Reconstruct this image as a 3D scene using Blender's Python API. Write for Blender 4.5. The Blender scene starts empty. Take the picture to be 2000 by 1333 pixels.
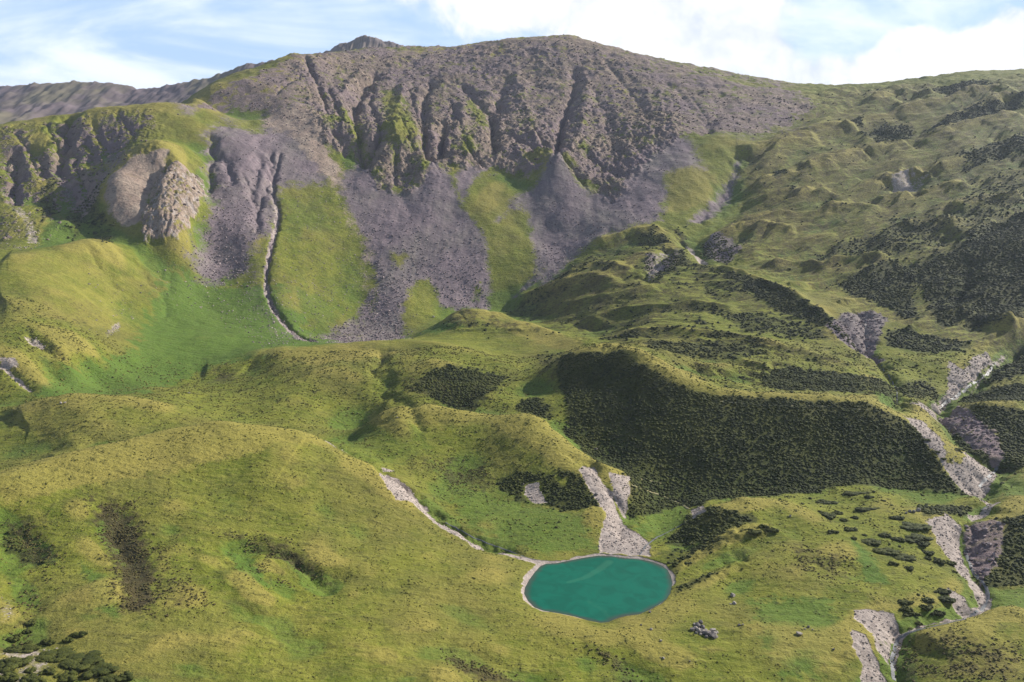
import bpy, math, random
import numpy as np
from mathutils import Vector
rng = np.random.default_rng(7); random.seed(7)
SC = bpy.context.scene; COL = SC.collection
R = math.radians
# ------------------------------------------------------------------ camera, sky, sun, exposure
PITCH = R(7.0); FPX = 1333.0           # focal length in pixels of a 2000 px wide picture
cp, sp = math.cos(PITCH), math.sin(PITCH)
cam = bpy.data.cameras.new('camera'); camo = bpy.data.objects.new('camera', cam); COL.objects.link(camo)
cam.sensor_width = 36; cam.lens = 36 * FPX / 2000
cam.clip_start = 1; cam.clip_end = 30000
camo.location = (0, 0, 0); camo.rotation_euler = (R(90) - PITCH, 0, 0)
SC.camera = camo
SUN_AZ, SUN_EL = R(66), R(32.5)
LDIR = (math.sin(SUN_AZ) * math.cos(SUN_EL), math.cos(SUN_AZ) * math.cos(SUN_EL), math.sin(SUN_EL))
sun = bpy.data.lights.new('sun', 'SUN'); sun.energy = 5.0; sun.angle = R(0.5); sun.color = (1, .95, .86)
suno = bpy.data.objects.new('sun', sun); COL.objects.link(suno)
suno.rotation_euler = Vector(LDIR).to_track_quat('Z', 'Y').to_euler()
SC.view_settings.view_transform = 'Standard'; SC.view_settings.look = 'None'
SC.view_settings.gamma = 1; SC.view_settings.exposure = 0.73
SC.cycles.max_bounces = 4; SC.cycles.volume_bounces = 0; SC.cycles.transparent_max_bounces = 8

class NT:
    """tiny node-tree helper"""
    def __init__(s, tree): s.t = tree; s.n = tree.nodes; s.l = tree.links
    def add(s, typ, **kw):
        n = s.n.new(typ)
        for k, v in kw.items(): setattr(n, k, v)
        return n
    def put(s, sock, v):
        if isinstance(v, bpy.types.NodeSocket): s.l.new(v, sock)
        elif v is not None:
            if hasattr(sock, 'default_value'):
                if sock.type == 'RGBA' and len(v) == 3: v = (*v, 1)
                sock.default_value = v
    def m(s, op, a, b=None, c=None, clamp=False):
        n = s.add('ShaderNodeMath', operation=op, use_clamp=clamp)
        s.put(n.inputs[0], a); s.put(n.inputs[1], b)
        if c is not None: s.put(n.inputs[2], c)
        return n.outputs[0]
    def ss(s, v, a, b, lo=0.0, hi=1.0):
        n = s.add('ShaderNodeMapRange', interpolation_type='SMOOTHSTEP')
        s.put(n.inputs[0], v); s.put(n.inputs[1], a); s.put(n.inputs[2], b); s.put(n.inputs[3], lo); s.put(n.inputs[4], hi)
        return n.outputs[0]
    def noise(s, vec, scale, detail=4, rough=.55, dist=0, typ='FBM'):
        n = s.add('ShaderNodeTexNoise'); n.noise_type = typ
        s.put(n.inputs['Vector'], vec); s.put(n.inputs['Scale'], scale); s.put(n.inputs['Detail'], detail)
        s.put(n.inputs['Roughness'], rough); s.put(n.inputs['Distortion'], dist)
        return n.outputs[0]
    def mix(s, f, a, b, blend='MIX'):
        n = s.add('ShaderNodeMix', data_type='RGBA', blend_type=blend); n.clamp_factor = True
        s.put(n.inputs[0], f); s.put(n.inputs[6], a); s.put(n.inputs[7], b)
        return n.outputs[2]
    def scl(s, vec, v, rz=0):
        n = s.add('ShaderNodeMapping'); s.put(n.inputs[0], vec); n.inputs['Rotation'].default_value = (0, 0, rz)
        n.inputs['Scale'].default_value = v
        return n.outputs[0]

W = bpy.data.worlds.new('World'); SC.world = W; W.use_nodes = True
nt = NT(W.node_tree); nt.n.clear()
sky = nt.add('ShaderNodeTexSky', sky_type='NISHITA'); sky.sun_disc = False
sky.sun_elevation = SUN_EL; sky.sun_rotation = SUN_AZ; sky.altitude = 2500; sky.air_density = 1.0; sky.dust_density = 1.6; sky.ozone_density = 1.0
tc = nt.add('ShaderNodeTexCoord'); sep = nt.add('ShaderNodeSeparateXYZ'); nt.put(sep.inputs[0], tc.outputs['Generated'])
ay = nt.m('MAXIMUM', nt.m('ABSOLUTE', sep.outputs[1]), .08)
X = nt.m('DIVIDE', sep.outputs[0], ay); Z = nt.m('DIVIDE', sep.outputs[2], ay)
comb = nt.add('ShaderNodeCombineXYZ'); nt.put(comb.inputs[0], X); nt.put(comb.inputs[1], Z)
nt.put(comb.inputs[2], nt.m('MULTIPLY', sep.outputs[1], .3))
cn = nt.noise(comb.outputs[0], 9.0, 8, .6, .3)
cn2 = nt.noise(nt.scl(comb.outputs[0], (2.2, 9, 1), R(-14)), 1.1, 7, .6, .8)
cn3 = nt.noise(comb.outputs[0], 3.4, 6, .55, .6)
def blob(x, z, rx, rz):
    a = nt.m('DIVIDE', nt.m('SUBTRACT', X, x), rx); b = nt.m('DIVIDE', nt.m('SUBTRACT', Z, z), rz)
    return nt.m('SUBTRACT', 1.0, nt.m('SQRT', nt.m('ADD', nt.m('MULTIPLY', a, a), nt.m('MULTIPLY', b, b))))
def bmax(l):
    r = l[0]
    for q in l[1:]: r = nt.m('MAXIMUM', r, q)
    return r
# cumulus banks: positions are directions in the sky (x/y, z/y)
cum = bmax([blob(.25, .36, .155, .15), blob(.10, .40, .24, .13), blob(.31, .28, .11, .08), blob(-.05, .42, .3, .07), blob(.58, .285, .07, .035),
            blob(.67, .275, .11, .05), blob(.75, .29, .12, .075), blob(.52, .24, .3, .05), blob(-1.2, .25, .5, .12), blob(1.4, .3, .6, .2)])
cmask = nt.ss(nt.m('ADD', cum, nt.m('ADD', nt.m('MULTIPLY', nt.m('SUBTRACT', cn, .5), 1.5), nt.m('MULTIPLY', nt.m('SUBTRACT', cn3, .5), 1.0))), -.05, .30)
veil = nt.m('MULTIPLY', nt.ss(nt.m('ADD', nt.m('MULTIPLY', cn2, .75), nt.m('MULTIPLY', cn3, .25)), .42, .66), .85)
horizon = nt.ss(Z, .20, .33, .55, .0)
skyc0 = nt.mix(1.0, sky.outputs[0], (.055, .055, .055), 'MULTIPLY'); skyc = skyc0
thin = nt.mix(nt.m('MAXIMUM', .7, horizon), skyc0, (.40, .57, .82))
base = veil
veilc = (.70, .74, .80)
c1 = nt.mix(base, thin, veilc)
shade = nt.ss(nt.m('ADD', nt.m('MULTIPLY', cn3, .5), nt.m('MULTIPLY', cn, .5)), .36, .56)
cloudc = nt.mix(shade, (.40, .46, .56), (.70, .70, .70))
c2 = nt.mix(nt.m('MULTIPLY', cmask, .96), c1, cloudc)
# the high sky overhead stays open and blue so that shade keeps its depth
up = nt.m('MAXIMUM', nt.ss(sep.outputs[2], .42, .7), nt.ss(sep.outputs[1], .25, -.25))
c3 = nt.mix(nt.m('MULTIPLY', up, .85), c2, skyc)
bg = nt.add('ShaderNodeBackground'); nt.put(bg.inputs[0], c3); bg.inputs[1].default_value = 1.0
SKYBG = bg
out = nt.add('ShaderNodeOutputWorld'); nt.l.new(bg.outputs[0], out.inputs[0])

# ------------------------------------------------------------------ projection maths (the photograph's rows/columns to world rays)
def v2s(v):
    q = (666.5 - np.asarray(v, float)) / FPX
    return (q * cp - sp) / (cp + q * sp)
def u2t(u, s): return (np.asarray(u, float) - 1000) / FPX * (cp - s * sp)
def world(u, v, D):
    s = float(v2s(v)); t = float(u2t(u, s)); return (t * D, D, s * D)

# ------------------------------------------------------------------ terrain survey: lines of (column, row, distance)
LINES = [
 # near ground and foreground
 [(-500,1333,165),(0,1333,172),(400,1333,182),(800,1333,190),(1200,1333,197),(1600,1333,203),(1745,1333,207),(1850,1333,201),(2000,1333,196),(2500,1333,190)],
 [(-500,1200,205),(0,1200,205),(300,1200,208)],
 [(-500,1010,255),(-200,985,258),(0,955,270),(150,905,295),(300,872,320),(450,850,335),(600,868,345),(680,884,342),(750,930,328),(850,1020,301),(950,1070,286),(1035,1096,280)],
 [(0,1090,235),(150,1040,255),(300,1000,270),(450,960,290),(600,1000,285),(750,1030,285)],
 [(300,1150,220),(600,1150,235),(800,1150,243),(900,1100,268),(960,1130,256)],
 [(600,1250,207),(900,1250,215),(1000,1190,240),(1170,1240,221),(1300,1290,208)],
 # right mound, stream
 [(1765,1262,222),(1850,1232,228),(1930,1208,233),(2000,1190,240),(2300,1170,240)],
 [(1740,1300,214),(1760,1236,231),(1820,1220,237),(1880,1210,241),(1925,1188,249),(1930,1150,262),(1895,1110,276),(1882,1060,294),(1872,1010,313),(1930,988,326),(1912,962,340),(1945,925,357),(1900,870,395),(1830,800,462)],
 [(1280,1085,288),(1330,1040,304),(1390,1000,320),(1440,984,326),(1500,990,322),(1560,1005,314),(1640,1050,293)],
 [(1330,1110,272),(1400,1060,288),(1500,1060,283),(1580,1090,270),(1680,1150,252)],
 [(1330,1180,245),(1450,1190,240),(1600,1200,236),(1700,1200,236)],
 [(1480,1260,217),(1640,1260,217)],
 [(1380,990,338),(1300,1030,322),(1250,1062,300),(1480,975,342),(1600,955,350),(1750,950,355),(1880,962,345)],
 [(1700,990,322),(1800,1000,317),(1850,1000,318)],
 [(1780,1100,272),(1830,1060,290),(1860,1140,262),(1800,1180,246)],
 [(1950,1150,263),(2060,1160,262),(2300,1150,262)],
 [(1890,1012,306),(1960,1018,303),(2060,1010,304),(2300,1000,300)],
 [(1930,1000,318),(1990,983,326),(2100,978,330),(2400,960,330)],
 [(1960,945,352),(2060,940,352),(2400,930,350)],
 [(1940,915,372),(2040,915,370),(2400,905,370)],
 [(1855,803,448),(1920,798,440),(2000,795,436),(2200,785,430),(2400,775,430)],
 [(1870,785,486),(1950,760,500),(2050,738,505),(2400,700,500)],
 [(1850,760,505),(1900,715,540),(1990,680,590),(2100,650,620)],
 # dark slope and its crest
 [(1110,700,485),(1170,692,478),(1230,705,462),(1300,740,440),(1400,779,424),(1500,790,418),(1600,792,416),(1700,800,410),(1765,818,404),(1830,880,372),(1895,955,348)],
 [(1100,850,405),(1140,890,384),(1215,930,362),(1260,965,352),(1300,992,346),(1400,985,345),(1500,972,347),(1600,962,349),(1700,955,352),(1800,960,349)],
 [(1230,800,420),(1350,860,388),(1500,880,382),(1650,880,381),(1770,890,377)],
 [(1160,740,455),(1130,800,425)],
 [(1350,735,470),(1450,745,475),(1600,770,455),(1720,780,445),(1800,790,455)],
 [(1400,700,520),(1550,725,500),(1680,740,495),(1760,750,500),(1800,740,520)],
 # hollow and slope behind the lake
 [(1060,1096,281),(1120,1088,286),(1180,1082,290),(1240,1082,291)],
 [(760,905,350),(860,990,322),(940,1040,302),(1000,1068,292)],
 [(800,900,356),(900,920,358),(1000,950,345),(1100,960,338),(1160,975,332)],
 [(900,990,322),(1000,1040,303),(1100,1050,300)],
 [(1150,1000,320),(1200,1010,316),(1240,1040,306)],
 [(1140,905,356),(1170,940,342),(1220,940,350)],
 [(680,862,395),(720,828,408),(770,806,415),(840,802,415),(900,818,405),(960,831,398),(1030,826,395),(1090,850,384),(1130,885,368)],
 [(700,842,440),(800,786,455),(880,806,440),(960,812,430),(1040,806,428)],
 [(510,692,560),(620,684,575),(720,678,582),(860,680,570),(930,700,540),(990,735,505),(1050,765,470)],
 [(620,740,500),(740,740,500),(820,740,490),(900,760,468),(1000,788,442)],
 [(600,790,455),(650,850,400),(560,830,420),(500,790,450)],
 [(1080,800,428),(1070,760,465)],
 # meadow
 [(380,730,545),(430,721,550),(490,723,545)],
 [(300,760,475),(400,790,450),(480,830,412)],
 [(-300,850,380),(0,825,388),(60,800,398),(130,781,405),(250,790,405),(350,815,395),(430,838,385)],
 [(200,850,362),(100,880,340),(0,920,325),(350,850,365),(-300,950,320)],
 [(-300,830,400),(0,792,430),(60,770,442)],
 [(100,740,475),(250,700,540),(350,640,640),(450,680,595),(550,650,660),(700,668,645),(800,663,680),(850,640,715),(920,606,785),(1000,604,790)],
 [(180,740,500),(330,710,555)],
 # left hill
 [(-400,560,560),(-200,525,600),(0,508,622),(80,505,642),(150,487,680),(210,478,705)],
 [(-300,620,540),(0,600,545),(100,575,585),(150,640,555),(230,600,635),(250,545,680)],
 [(-300,700,480),(0,700,470),(80,720,468),(170,690,510),(230,650,580)],
 [(300,500,745),(350,560,710),(400,500,780),(400,600,700)],
 # left mountainside
 [(-400,500,700),(0,486,705),(60,478,715),(120,478,725),(180,470,740)],
 [(0,430,780),(80,440,772),(130,440,775)],
 [(-400,380,850),(0,350,880),(100,340,890),(180,345,880)],
 [(-400,250,1020),(0,243,1020),(60,235,1025),(135,222,1030),(200,212,1040),(280,204,1050),(340,203,1065)],
 [(-400,320,1150),(0,310,1150),(150,290,1150),(280,265,1180)],
 [(330,289,880),(290,296,872),(258,312,862),(225,335,840),(208,365,818),(207,400,800),(222,432,778),(250,450,764)],
 [(310,272,935),(262,285,925),(225,308,915),(200,345,868),(172,385,840),(150,425,805),(135,462,765),(190,470,762)],
 [(280,350,845),(265,410,788),(300,330,862)],
 [(300,400,798),(280,455,756),(300,350,846)],
 [(350,325,868),(335,355,828),(340,400,800),(345,440,775),(340,470,757)],
 [(405,400,842),(400,350,890),(400,300,950),(395,450,805)],
 [(470,470,800),(470,400,860),(460,330,920),(440,262,980),(420,250,1000)],
 [(360,290,925),(400,280,955),(430,250,1010)],
 [(340,240,1080),(420,225,1120),(500,215,1130)],
 [(420,170,1180),(500,142,1250),(560,122,1310),(595,110,1350)],
 [(340,203,1040),(380,188,1100)],
 [(340,240,1400),(450,210,1500),(560,170,1600)],
 # slope under the mountain
 [(560,600,715),(600,655,690),(540,500,790),(545,400,890),(540,300,985),(560,240,1080),(560,190,1160)],
 [(620,560,775),(640,450,865),(640,370,945),(620,290,1020),(640,230,1090)],
 [(690,520,830),(700,620,745),(760,650,715),(790,600,760),(850,600,775),(950,602,792)],
 [(720,420,910),(760,450,885),(760,530,820),(850,530,830),(940,530,840),(850,440,905),(940,430,920)],
 [(700,300,1030),(715,335,1005),(850,335,1015),(895,340,1010),(930,380,965)],
 [(780,270,1045),(770,360,975),(960,300,1060),(970,400,960)],
 [(1085,325,1042),(1060,400,970),(1085,400,972),(1130,400,965),(1085,480,890)],
 [(1020,480,885),(1020,550,825),(1100,528,835),(1200,452,885),(1300,438,895),(1370,430,905)],
 [(1200,330,1045),(1200,400,955),(1300,340,1005),(1380,370,975)],
 [(680,230,1170),(850,240,1180),(1000,240,1190),(1100,240,1195),(1200,250,1180),(1300,250,1150),(1400,270,1100)],
 [(650,130,1350),(750,150,1360),(900,150,1380),(1050,150,1390),(1200,160,1370),(1350,185,1310),(1500,210,1250)],
 [(600,108,1420),(700,100,1480),(820,103,1510),(900,95,1540),(980,80,1570),(1060,72,1590),(1130,76,1590),(1200,95,1560),(1300,123,1490),(1400,148,1430),(1500,167,1430),(1580,174,1440),(1650,172,1470),(1750,165,1460),(1820,155,1460),(1880,144,1460),(2000,142,1450),(2400,120,1430)],
 [(560,150,1750),(750,140,1750),(1000,140,1750),(1300,180,1750),(1600,205,1750),(2000,190,1750),(2500,170,1750)],
 # right hillside
 [(1435,300,1060),(1410,380,980),(1380,430,915),(1355,470,865)],
 [(1420,480,850),(1500,470,850),(1600,450,870),(1700,420,905),(1850,400,905),(2000,380,905),(2400,340,900)],
 [(1500,380,965),(1550,350,1000),(1750,330,1020),(1900,300,1050),(2000,280,1060),(2400,230,1050)],
 [(1520,270,1120),(1600,250,1170),(1800,240,1190),(2000,210,1210),(2400,180,1200)],
 [(1550,540,760),(1700,530,740),(1850,515,730),(2000,500,725),(2400,460,700)],
 [(1750,615,640),(1850,640,610),(1950,600,645),(2000,640,605),(2400,600,600)],
 [(1800,700,548),(1760,680,570),(1850,690,560)],
 # hummocky middle ground
 [(860,628,700),(900,618,700),(950,621,690),(1010,640,655),(1060,655,630),(1110,676,590),(1160,690,530)],
 [(900,612,778),(1000,618,768),(1100,640,690),(1180,660,640)],
 [(1000,660,615),(900,660,620),(1040,710,540)],
 [(1100,590,745),(1200,600,700),(1100,545,798),(1200,500,845),(1250,500,800),(1300,465,850)],
 [(1250,560,730),(1330,545,750),(1280,600,680)],
 [(1300,650,590),(1250,640,620),(1400,640,600),(1500,670,560),(1600,700,535)],
 [(1360,490,832),(1400,520,775),(1450,537,740),(1500,555,705),(1550,578,668),(1600,603,632),(1650,640,590)],
 [(1400,560,715),(1470,585,675),(1540,610,640),(1600,640,605)],
 [(1430,500,820),(1500,530,770),(1600,570,705),(1700,612,640)],
 [(1660,650,590),(1690,690,560),(1715,705,545),(1740,730,520),(1752,790,452)],
]
ZPTS = [(-1.2,95,-108),(-.8,95,-110),(-.4,95,-112),(0,95,-113),(.4,95,-113),(.8,95,-113),(1.2,95,-112),(-.9,130,-113),(0,135,-117),(.9,130,-117),
        (-1.0,1900,330),(-.6,1900,330),(-.2,1900,330),(.2,1900,330),(.6,1900,330),(1.0,1900,330)]
P = []
for L in LINES:
    for i, (u, v, D) in enumerate(L):
        P.append((u, v, D))
        if i + 1 < len(L):
            u2, v2, D2 = L[i + 1]
            d = math.hypot(u2 - u, v2 - v); n = int(d // 90) if D < 1e9 else 0
            for k in range(1, n + 1):
                f = k / (n + 1); P.append((u + (u2 - u) * f, v + (v2 - v) * f, D * (D2 / D) ** f))
P = np.array(P); s_ = v2s(P[:, 1]); t_ = u2t(P[:, 0], s_)
cx = np.concatenate([t_, [z[0] for z in ZPTS]]); cy = np.concatenate([np.log(P[:, 2]), [math.log(z[1]) for z in ZPTS]])
cs = np.concatenate([s_, [z[2] / z[1] for z in ZPTS]])
def kern(d2): d2 = d2 + 2e-5; return d2 * np.log(d2)
n = len(cx)
K = kern((cx[:, None] - cx) ** 2 + (cy[:, None] - cy) ** 2)
K[np.arange(n), np.arange(n)] += 4e-4
Pm = np.stack([np.ones(n), cx, cy], 1)
A = np.block([[K, Pm], [Pm.T, np.zeros((3, 3))]])
wts = np.linalg.solve(A, np.concatenate([cs, np.zeros(3)]))
LY0, LY1 = math.log(95), math.log(1850)
CT, CL = 420, 620
gt = np.linspace(-1.12, 1.12, CT); gl = np.linspace(LY0, LY1, CL)
TT, LL = np.meshgrid(gt, gl)
S0 = np.empty((CL, CT))
for i in range(0, CL, 20):
    d2 = (TT[i:i+20, :, None] - cx) ** 2 + (LL[i:i+20, :, None] - cy) ** 2
    S0[i:i+20] = kern(d2) @ wts[:n] + wts[n] + wts[n+1] * TT[i:i+20] + wts[n+2] * LL[i:i+20]
def bil(G, t, l):
    a = np.clip((np.asarray(t) - gt[0]) / (gt[1] - gt[0]), 0, CT - 1.001); b = np.clip((np.asarray(l) - gl[0]) / (gl[1] - gl[0]), 0, CL - 1.001)
    i = a.astype(int); j = b.astype(int); fa = a - i; fb = b - j
    return (G[j, i] * (1-fa) + G[j, i+1] * fa) * (1-fb) + (G[j+1, i] * (1-fa) + G[j+1, i+1] * fa) * fb
FINE = np.linspace(math.log(140), LY1, 2500)
def ray(u, v, ymin=0):
    """first hit of the survey ray on the ground: world x, y"""
    s = float(v2s(v)); t = float(u2t(u, s)); t = max(-1.1, min(1.1, t))
    col = bil(S0, np.full(len(FINE), t), FINE)
    ok = (col >= s) & (FINE > math.log(max(ymin, 1)))
    k = int(np.argmax(ok)) if ok.any() else int(np.argmax(np.where(FINE < math.log(1600), col, -9)))
    y = math.exp(FINE[k]); return (t * y, y)
LAKE_Z = -130.0
LAKE_UV = [(1022,1160),(1024,1148),(1032,1133),(1043,1118),(1054,1106),(1066,1101),(1085,1100),(1110,1095),(1140,1089),(1168,1085),(1195,1086),(1222,1090),(1250,1092),(1275,1097),(1293,1104),(1305,1113),(1312,1126),(1315,1140),(1311,1158),(1303,1172),(1288,1182),(1268,1193),(1250,1201),(1225,1204),(1205,1209),(1190,1216),(1172,1218),(1148,1213),(1120,1205),(1090,1199),(1060,1194),(1042,1187),(1030,1175)]
def onplane(u, v, z=LAKE_Z):
    s = float(v2s(v)); y = z / s; return (float(u2t(u, s)) * y, y)
LAKE = np.array([onplane(u, v) for u, v in LAKE_UV])

# ------------------------------------------------------------------ numpy noise
_p = rng.permutation(256); _p = np.concatenate([_p, _p]).astype(np.int32)
_g = rng.uniform(0, 2 * np.pi, 256); _gx = np.cos(_g).astype(np.float32); _gy = np.sin(_g).astype(np.float32)
def perlin(x, y):
    xi = np.floor(x).astype(np.int32); yi = np.floor(y).astype(np.int32)
    xf = (x - xi).astype(np.float32); yf = (y - yi).astype(np.float32); xi &= 255; yi &= 255
    u = xf * xf * xf * (xf * (xf * 6 - 15) + 10); v = yf * yf * yf * (yf * (yf * 6 - 15) + 10)
    def g(a, b, dx, dy):
        h = _p[_p[xi + a] + yi + b] if False else _p[(_p[(xi + a) & 255] + yi + b) & 511]
        return _gx[h] * dx + _gy[h] * dy
    n0 = g(0, 0, xf, yf); n1 = g(1, 0, xf - 1, yf); a = n0 + u * (n1 - n0)
    n0 = g(0, 1, xf, yf - 1); n1 = g(1, 1, xf - 1, yf - 1); b = n0 + u * (n1 - n0)
    return (a + v * (b - a)) * 1.5
def fbm(x, y, oc=4, rough=.5):
    r = 0; a = 1; tot = 0
    for i in range(oc):
        r = r + a * perlin(x * 2 ** i + 17.3 * i, y * 2 ** i - 9.1 * i); tot += a; a *= rough
    return r / tot * 1.4
def ridged(x, y, oc=4, rough=.5):
    r = 0; a = 1; tot = 0
    for i in range(oc):
        r = r + a * (1 - 2 * np.abs(perlin(x * 2 ** i + 31.7 * i, y * 2 ** i + 5.9 * i))); tot += a; a *= rough
    return r / tot
def sstep(a, b, x):
    q = np.clip((x - a) / (b - a), 0, 1); return q * q * (3 - 2 * q)

# ------------------------------------------------------------------ the fine grid (follows distance, real positions in x, y)
NX = 1500
def rows(segs):
    o = []
    for a, b, k in segs: o += list(np.linspace(math.log(a), math.log(b), k, endpoint=False))
    return np.array(o + [LY1])
RL = rows([(95, 150, 40), (150, 480, 720), (480, 800, 380), (800, 1300, 480), (1300, 1550, 130), (1550, 1850, 30)])
NY = len(RL)
tt = np.linspace(-1.1, 1.1, NX)
GT, GL = np.meshgrid(tt, RL)
S = bil(S0, GT, GL).astype(np.float32)
GY = np.exp(GL).astype(np.float32); GX = (GT * GY).astype(np.float32)
H = S * GY
del S
MPP = GY / FPX                      # metres per photo pixel at each point

def poly_world(pts):
    """survey outline -> world outline; long edges get extra points so that they follow the ground"""
    o = []
    for i in range(len(pts)):
        a, b = pts[i], pts[(i + 1) % len(pts)]
        k = max(1, int(math.hypot(b[0]-a[0], b[1]-a[1]) // 30)); ym = max(a[2] if len(a) > 2 else 0, 0)
        for j in range(k):
            f = j / k; o.append(ray(a[0] + (b[0]-a[0]) * f, a[1] + (b[1]-a[1]) * f, ym))
    return np.array(o)
def line_world(pts):
    o = []
    for i in range(len(pts) - 1):
        a, b = pts[i], pts[i + 1]; k = max(1, int(math.hypot(b[0]-a[0], b[1]-a[1]) // 15)); ym = a[2] if len(a) > 2 else 0
        for j in range(k):
            f = j / k; o.append(ray(a[0] + (b[0]-a[0]) * f, a[1] + (b[1]-a[1]) * f, ym))
    o.append(ray(*pts[-1])); return np.array(o)
def window(W_, pad):
    x0, y0 = W_.min(0) - pad; x1, y1 = W_.max(0) + pad
    j0 = int(np.searchsorted(RL, math.log(max(y0, 96)))); j1 = int(np.searchsorted(RL, math.log(max(y1, 97)))) + 1
    ta = min(x0 / max(y0, 95), x0 / max(y1, 95)); tb = max(x1 / max(y0, 95), x1 / max(y1, 95))
    i0 = int(np.searchsorted(tt, ta)); i1 = int(np.searchsorted(tt, tb)) + 1
    return slice(max(j0 - 1, 0), min(j1, NY)), slice(max(i0 - 1, 0), min(i1, NX))
def dist_poly(x, y, W_, closed):
    """unsigned distance, parameter along the line and inside test"""
    d = np.full(x.shape, 1e9, np.float32); par = np.zeros(x.shape, np.float32); ins = np.zeros(x.shape, bool)
    n_ = len(W_) if closed else len(W_) - 1
    for k in range(n_):
        ax, ay_ = W_[k]; bx, by = W_[(k + 1) % len(W_)]
        ex, ey = bx - ax, by - ay_; L2 = ex * ex + ey * ey + 1e-9
        px, py = x - ax, y - ay_
        h = np.clip((px * ex + py * ey) / L2, 0, 1)
        q = (px - h * ex) ** 2 + (py - h * ey) ** 2
        m_ = q < d; d = np.where(m_, q, d); par = np.where(m_, (k + h) / n_, par)
        if closed:
            c = (ay_ > y) != (by > y)
            if c.any(): ins ^= c & (x < ex * (y - ay_) / (ey if abs(ey) > 1e-9 else 1e-9) + ax)
    return np.sqrt(d), par, ins
def region(pts, feather=6, rag=14, freq=.045, world_pts=None):
    """soft mask of an outlined patch of ground; feather and raggedness in photo pixels"""
    W_ = poly_world(pts) if world_pts is None else world_pts
    pad = 40
    sl = window(W_, pad); x = GX[sl]; y = GY[sl]; mp = MPP[sl]
    if x.size == 0: return sl, np.zeros(x.shape)
    fr = freq / mp.mean() * 1.0
    d, _, ins = dist_poly(x, y, W_, True)
    sd = np.where(ins, d, -d) / mp
    sd = sd + fbm(x * fr, y * fr, 4, .6) * rag
    return sl, sstep(-feather, feather, sd)
def carve(pts, w, depth, rag=.65, prof=1.5, fade=0, W_=None):
    """cut a gully (depth>0) or raise a rib (depth<0) along a surveyed line; w in metres"""
    W_ = line_world(pts) if W_ is None else W_
    sl = window(W_, w * 4); x = GX[sl]; y = GY[sl]
    if x.size == 0: return
    nx = fbm(x / (w * 3), y / (w * 3), 3) * w * rag * 1.6; ny = fbm(x / (w * 3) + 50, y / (w * 3), 3) * w * rag * 1.6
    d, par, _ = dist_poly(x + nx, y + ny, W_, False)
    f = 1.0 if not fade else sstep(0, fade, par) * sstep(0, fade, 1 - par)
    H[sl] -= depth * np.exp(-(d / w) ** prof) * f
    return W_

# ------------------------------------------------------------------ relief
CH = {k: np.zeros(H.shape, np.float32) for k in ['scree', 'rock', 'shrub', 'gravel', 'lush', 'dry', 'heather', 'tan']}
def paint(ch, pts, val=1.0, feather=6, rag=14, freq=.045, mode='max', world_pts=None):
    k_ = {'scree': 3.6, 'rock': 2.5, 'tan': 2, 'shrub': 2.5, 'gravel': 1.3, 'heather': 2.6}.get(ch, 1)
    sl, m_ = region(pts, feather * k_, rag * (1.2 if k_ > 1 else 1), freq, world_pts)
    if m_.size == 0: return
    if mode == 'max': CH[ch][sl] = np.maximum(CH[ch][sl], m_ * val)
    elif mode == 'sub': CH[ch][sl] *= (1 - m_ * val)
exec_polys = []
lakeW = LAKE
sl_l = window(lakeW, 60)
xl, yl = GX[sl_l], GY[sl_l]
dl, _, inl = dist_poly(xl, yl, lakeW, True)
LSD = np.full(H.shape, 1e3, np.float32); LSD[sl_l] = np.where(inl, -dl, dl)
calm = sstep(4, 30, LSD)                       # no rough relief right at the shore

# areas of rough relief
HILLSIDE = [(1380,480),(1450,400),(1450,300),(1530,250),(1600,180),(2100,150),(2150,690),(1900,690),(1760,640),(1650,600),(1500,545)]
MIDDLE = [(990,612),(1100,530),(1200,460),(1330,445),(1400,520),(1640,640),(1720,720),(1760,790),(1600,780),(1450,765),(1330,745),(1200,690),(1050,655),(860,640),(900,615)]
CLIFFS = [(600,115),(700,110),(820,110),(960,90),(1100,85),(1250,130),(1330,200),(1330,260),(1250,330),(1200,390),(1130,350),(1085,335),(1020,350),(960,320),(920,330),(860,345),(800,375),(740,370),(715,335),(690,290),(650,300),(620,260),(600,200),(560,150)]
LEFTROCK = [(0,250),(140,230),(290,215),(330,280),(220,330),(190,390),(150,440),(90,470),(0,470)]
mh = np.zeros(H.shape, np.float32); sl, q = region(HILLSIDE, 25, 20); mh[sl] = q
mm = np.zeros(H.shape, np.float32); sl, q = region(MIDDLE, 18, 15); mm[sl] = q
mc = np.zeros(H.shape, np.float32); sl, q = region(CLIFFS, 14, 18); mc[sl] = q
ml = np.zeros(H.shape, np.float32); sl, q = region(LEFTROCK, 14, 18); ml[sl] = q
far = sstep(600, 900, GY)
wx = fbm(GX / 130, GY / 130, 3) * 22; wy = fbm(GX / 130 + 40, GY / 130, 3) * 22
# gentle swells and fine unevenness everywhere
H += calm * (fbm(GX / 62, GY / 62, 3) * (2.2 + 1.2 * far) + fbm(GX / 24 + 9, GY / 24, 3) * .35 + fbm(GX / 13, GY / 13, 3) * .38 * (1 + far) * (1 - .75 * mh))
H += calm * fbm(GX / 3.1, GY / 3.1, 3, .6) * .13 * (1 + 1.4 * far)
# small slope-parallel terraces in the grass
calm0 = calm; calm = calm * (1 - .85 * sstep(680, 800, GY) * (GT < .32))
ter = ridged((GX + wx * .5) / 26, (GY + wy * .3) / 5.5, 3)
H += calm * (1 - mc) * .26 * ter * (1 + far)
ter = ridged((GX + wx) / 60, (GY + wy * .6) / 15, 3); H += calm * (1 - mc) * (1 - mh) * .22 * ter
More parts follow.
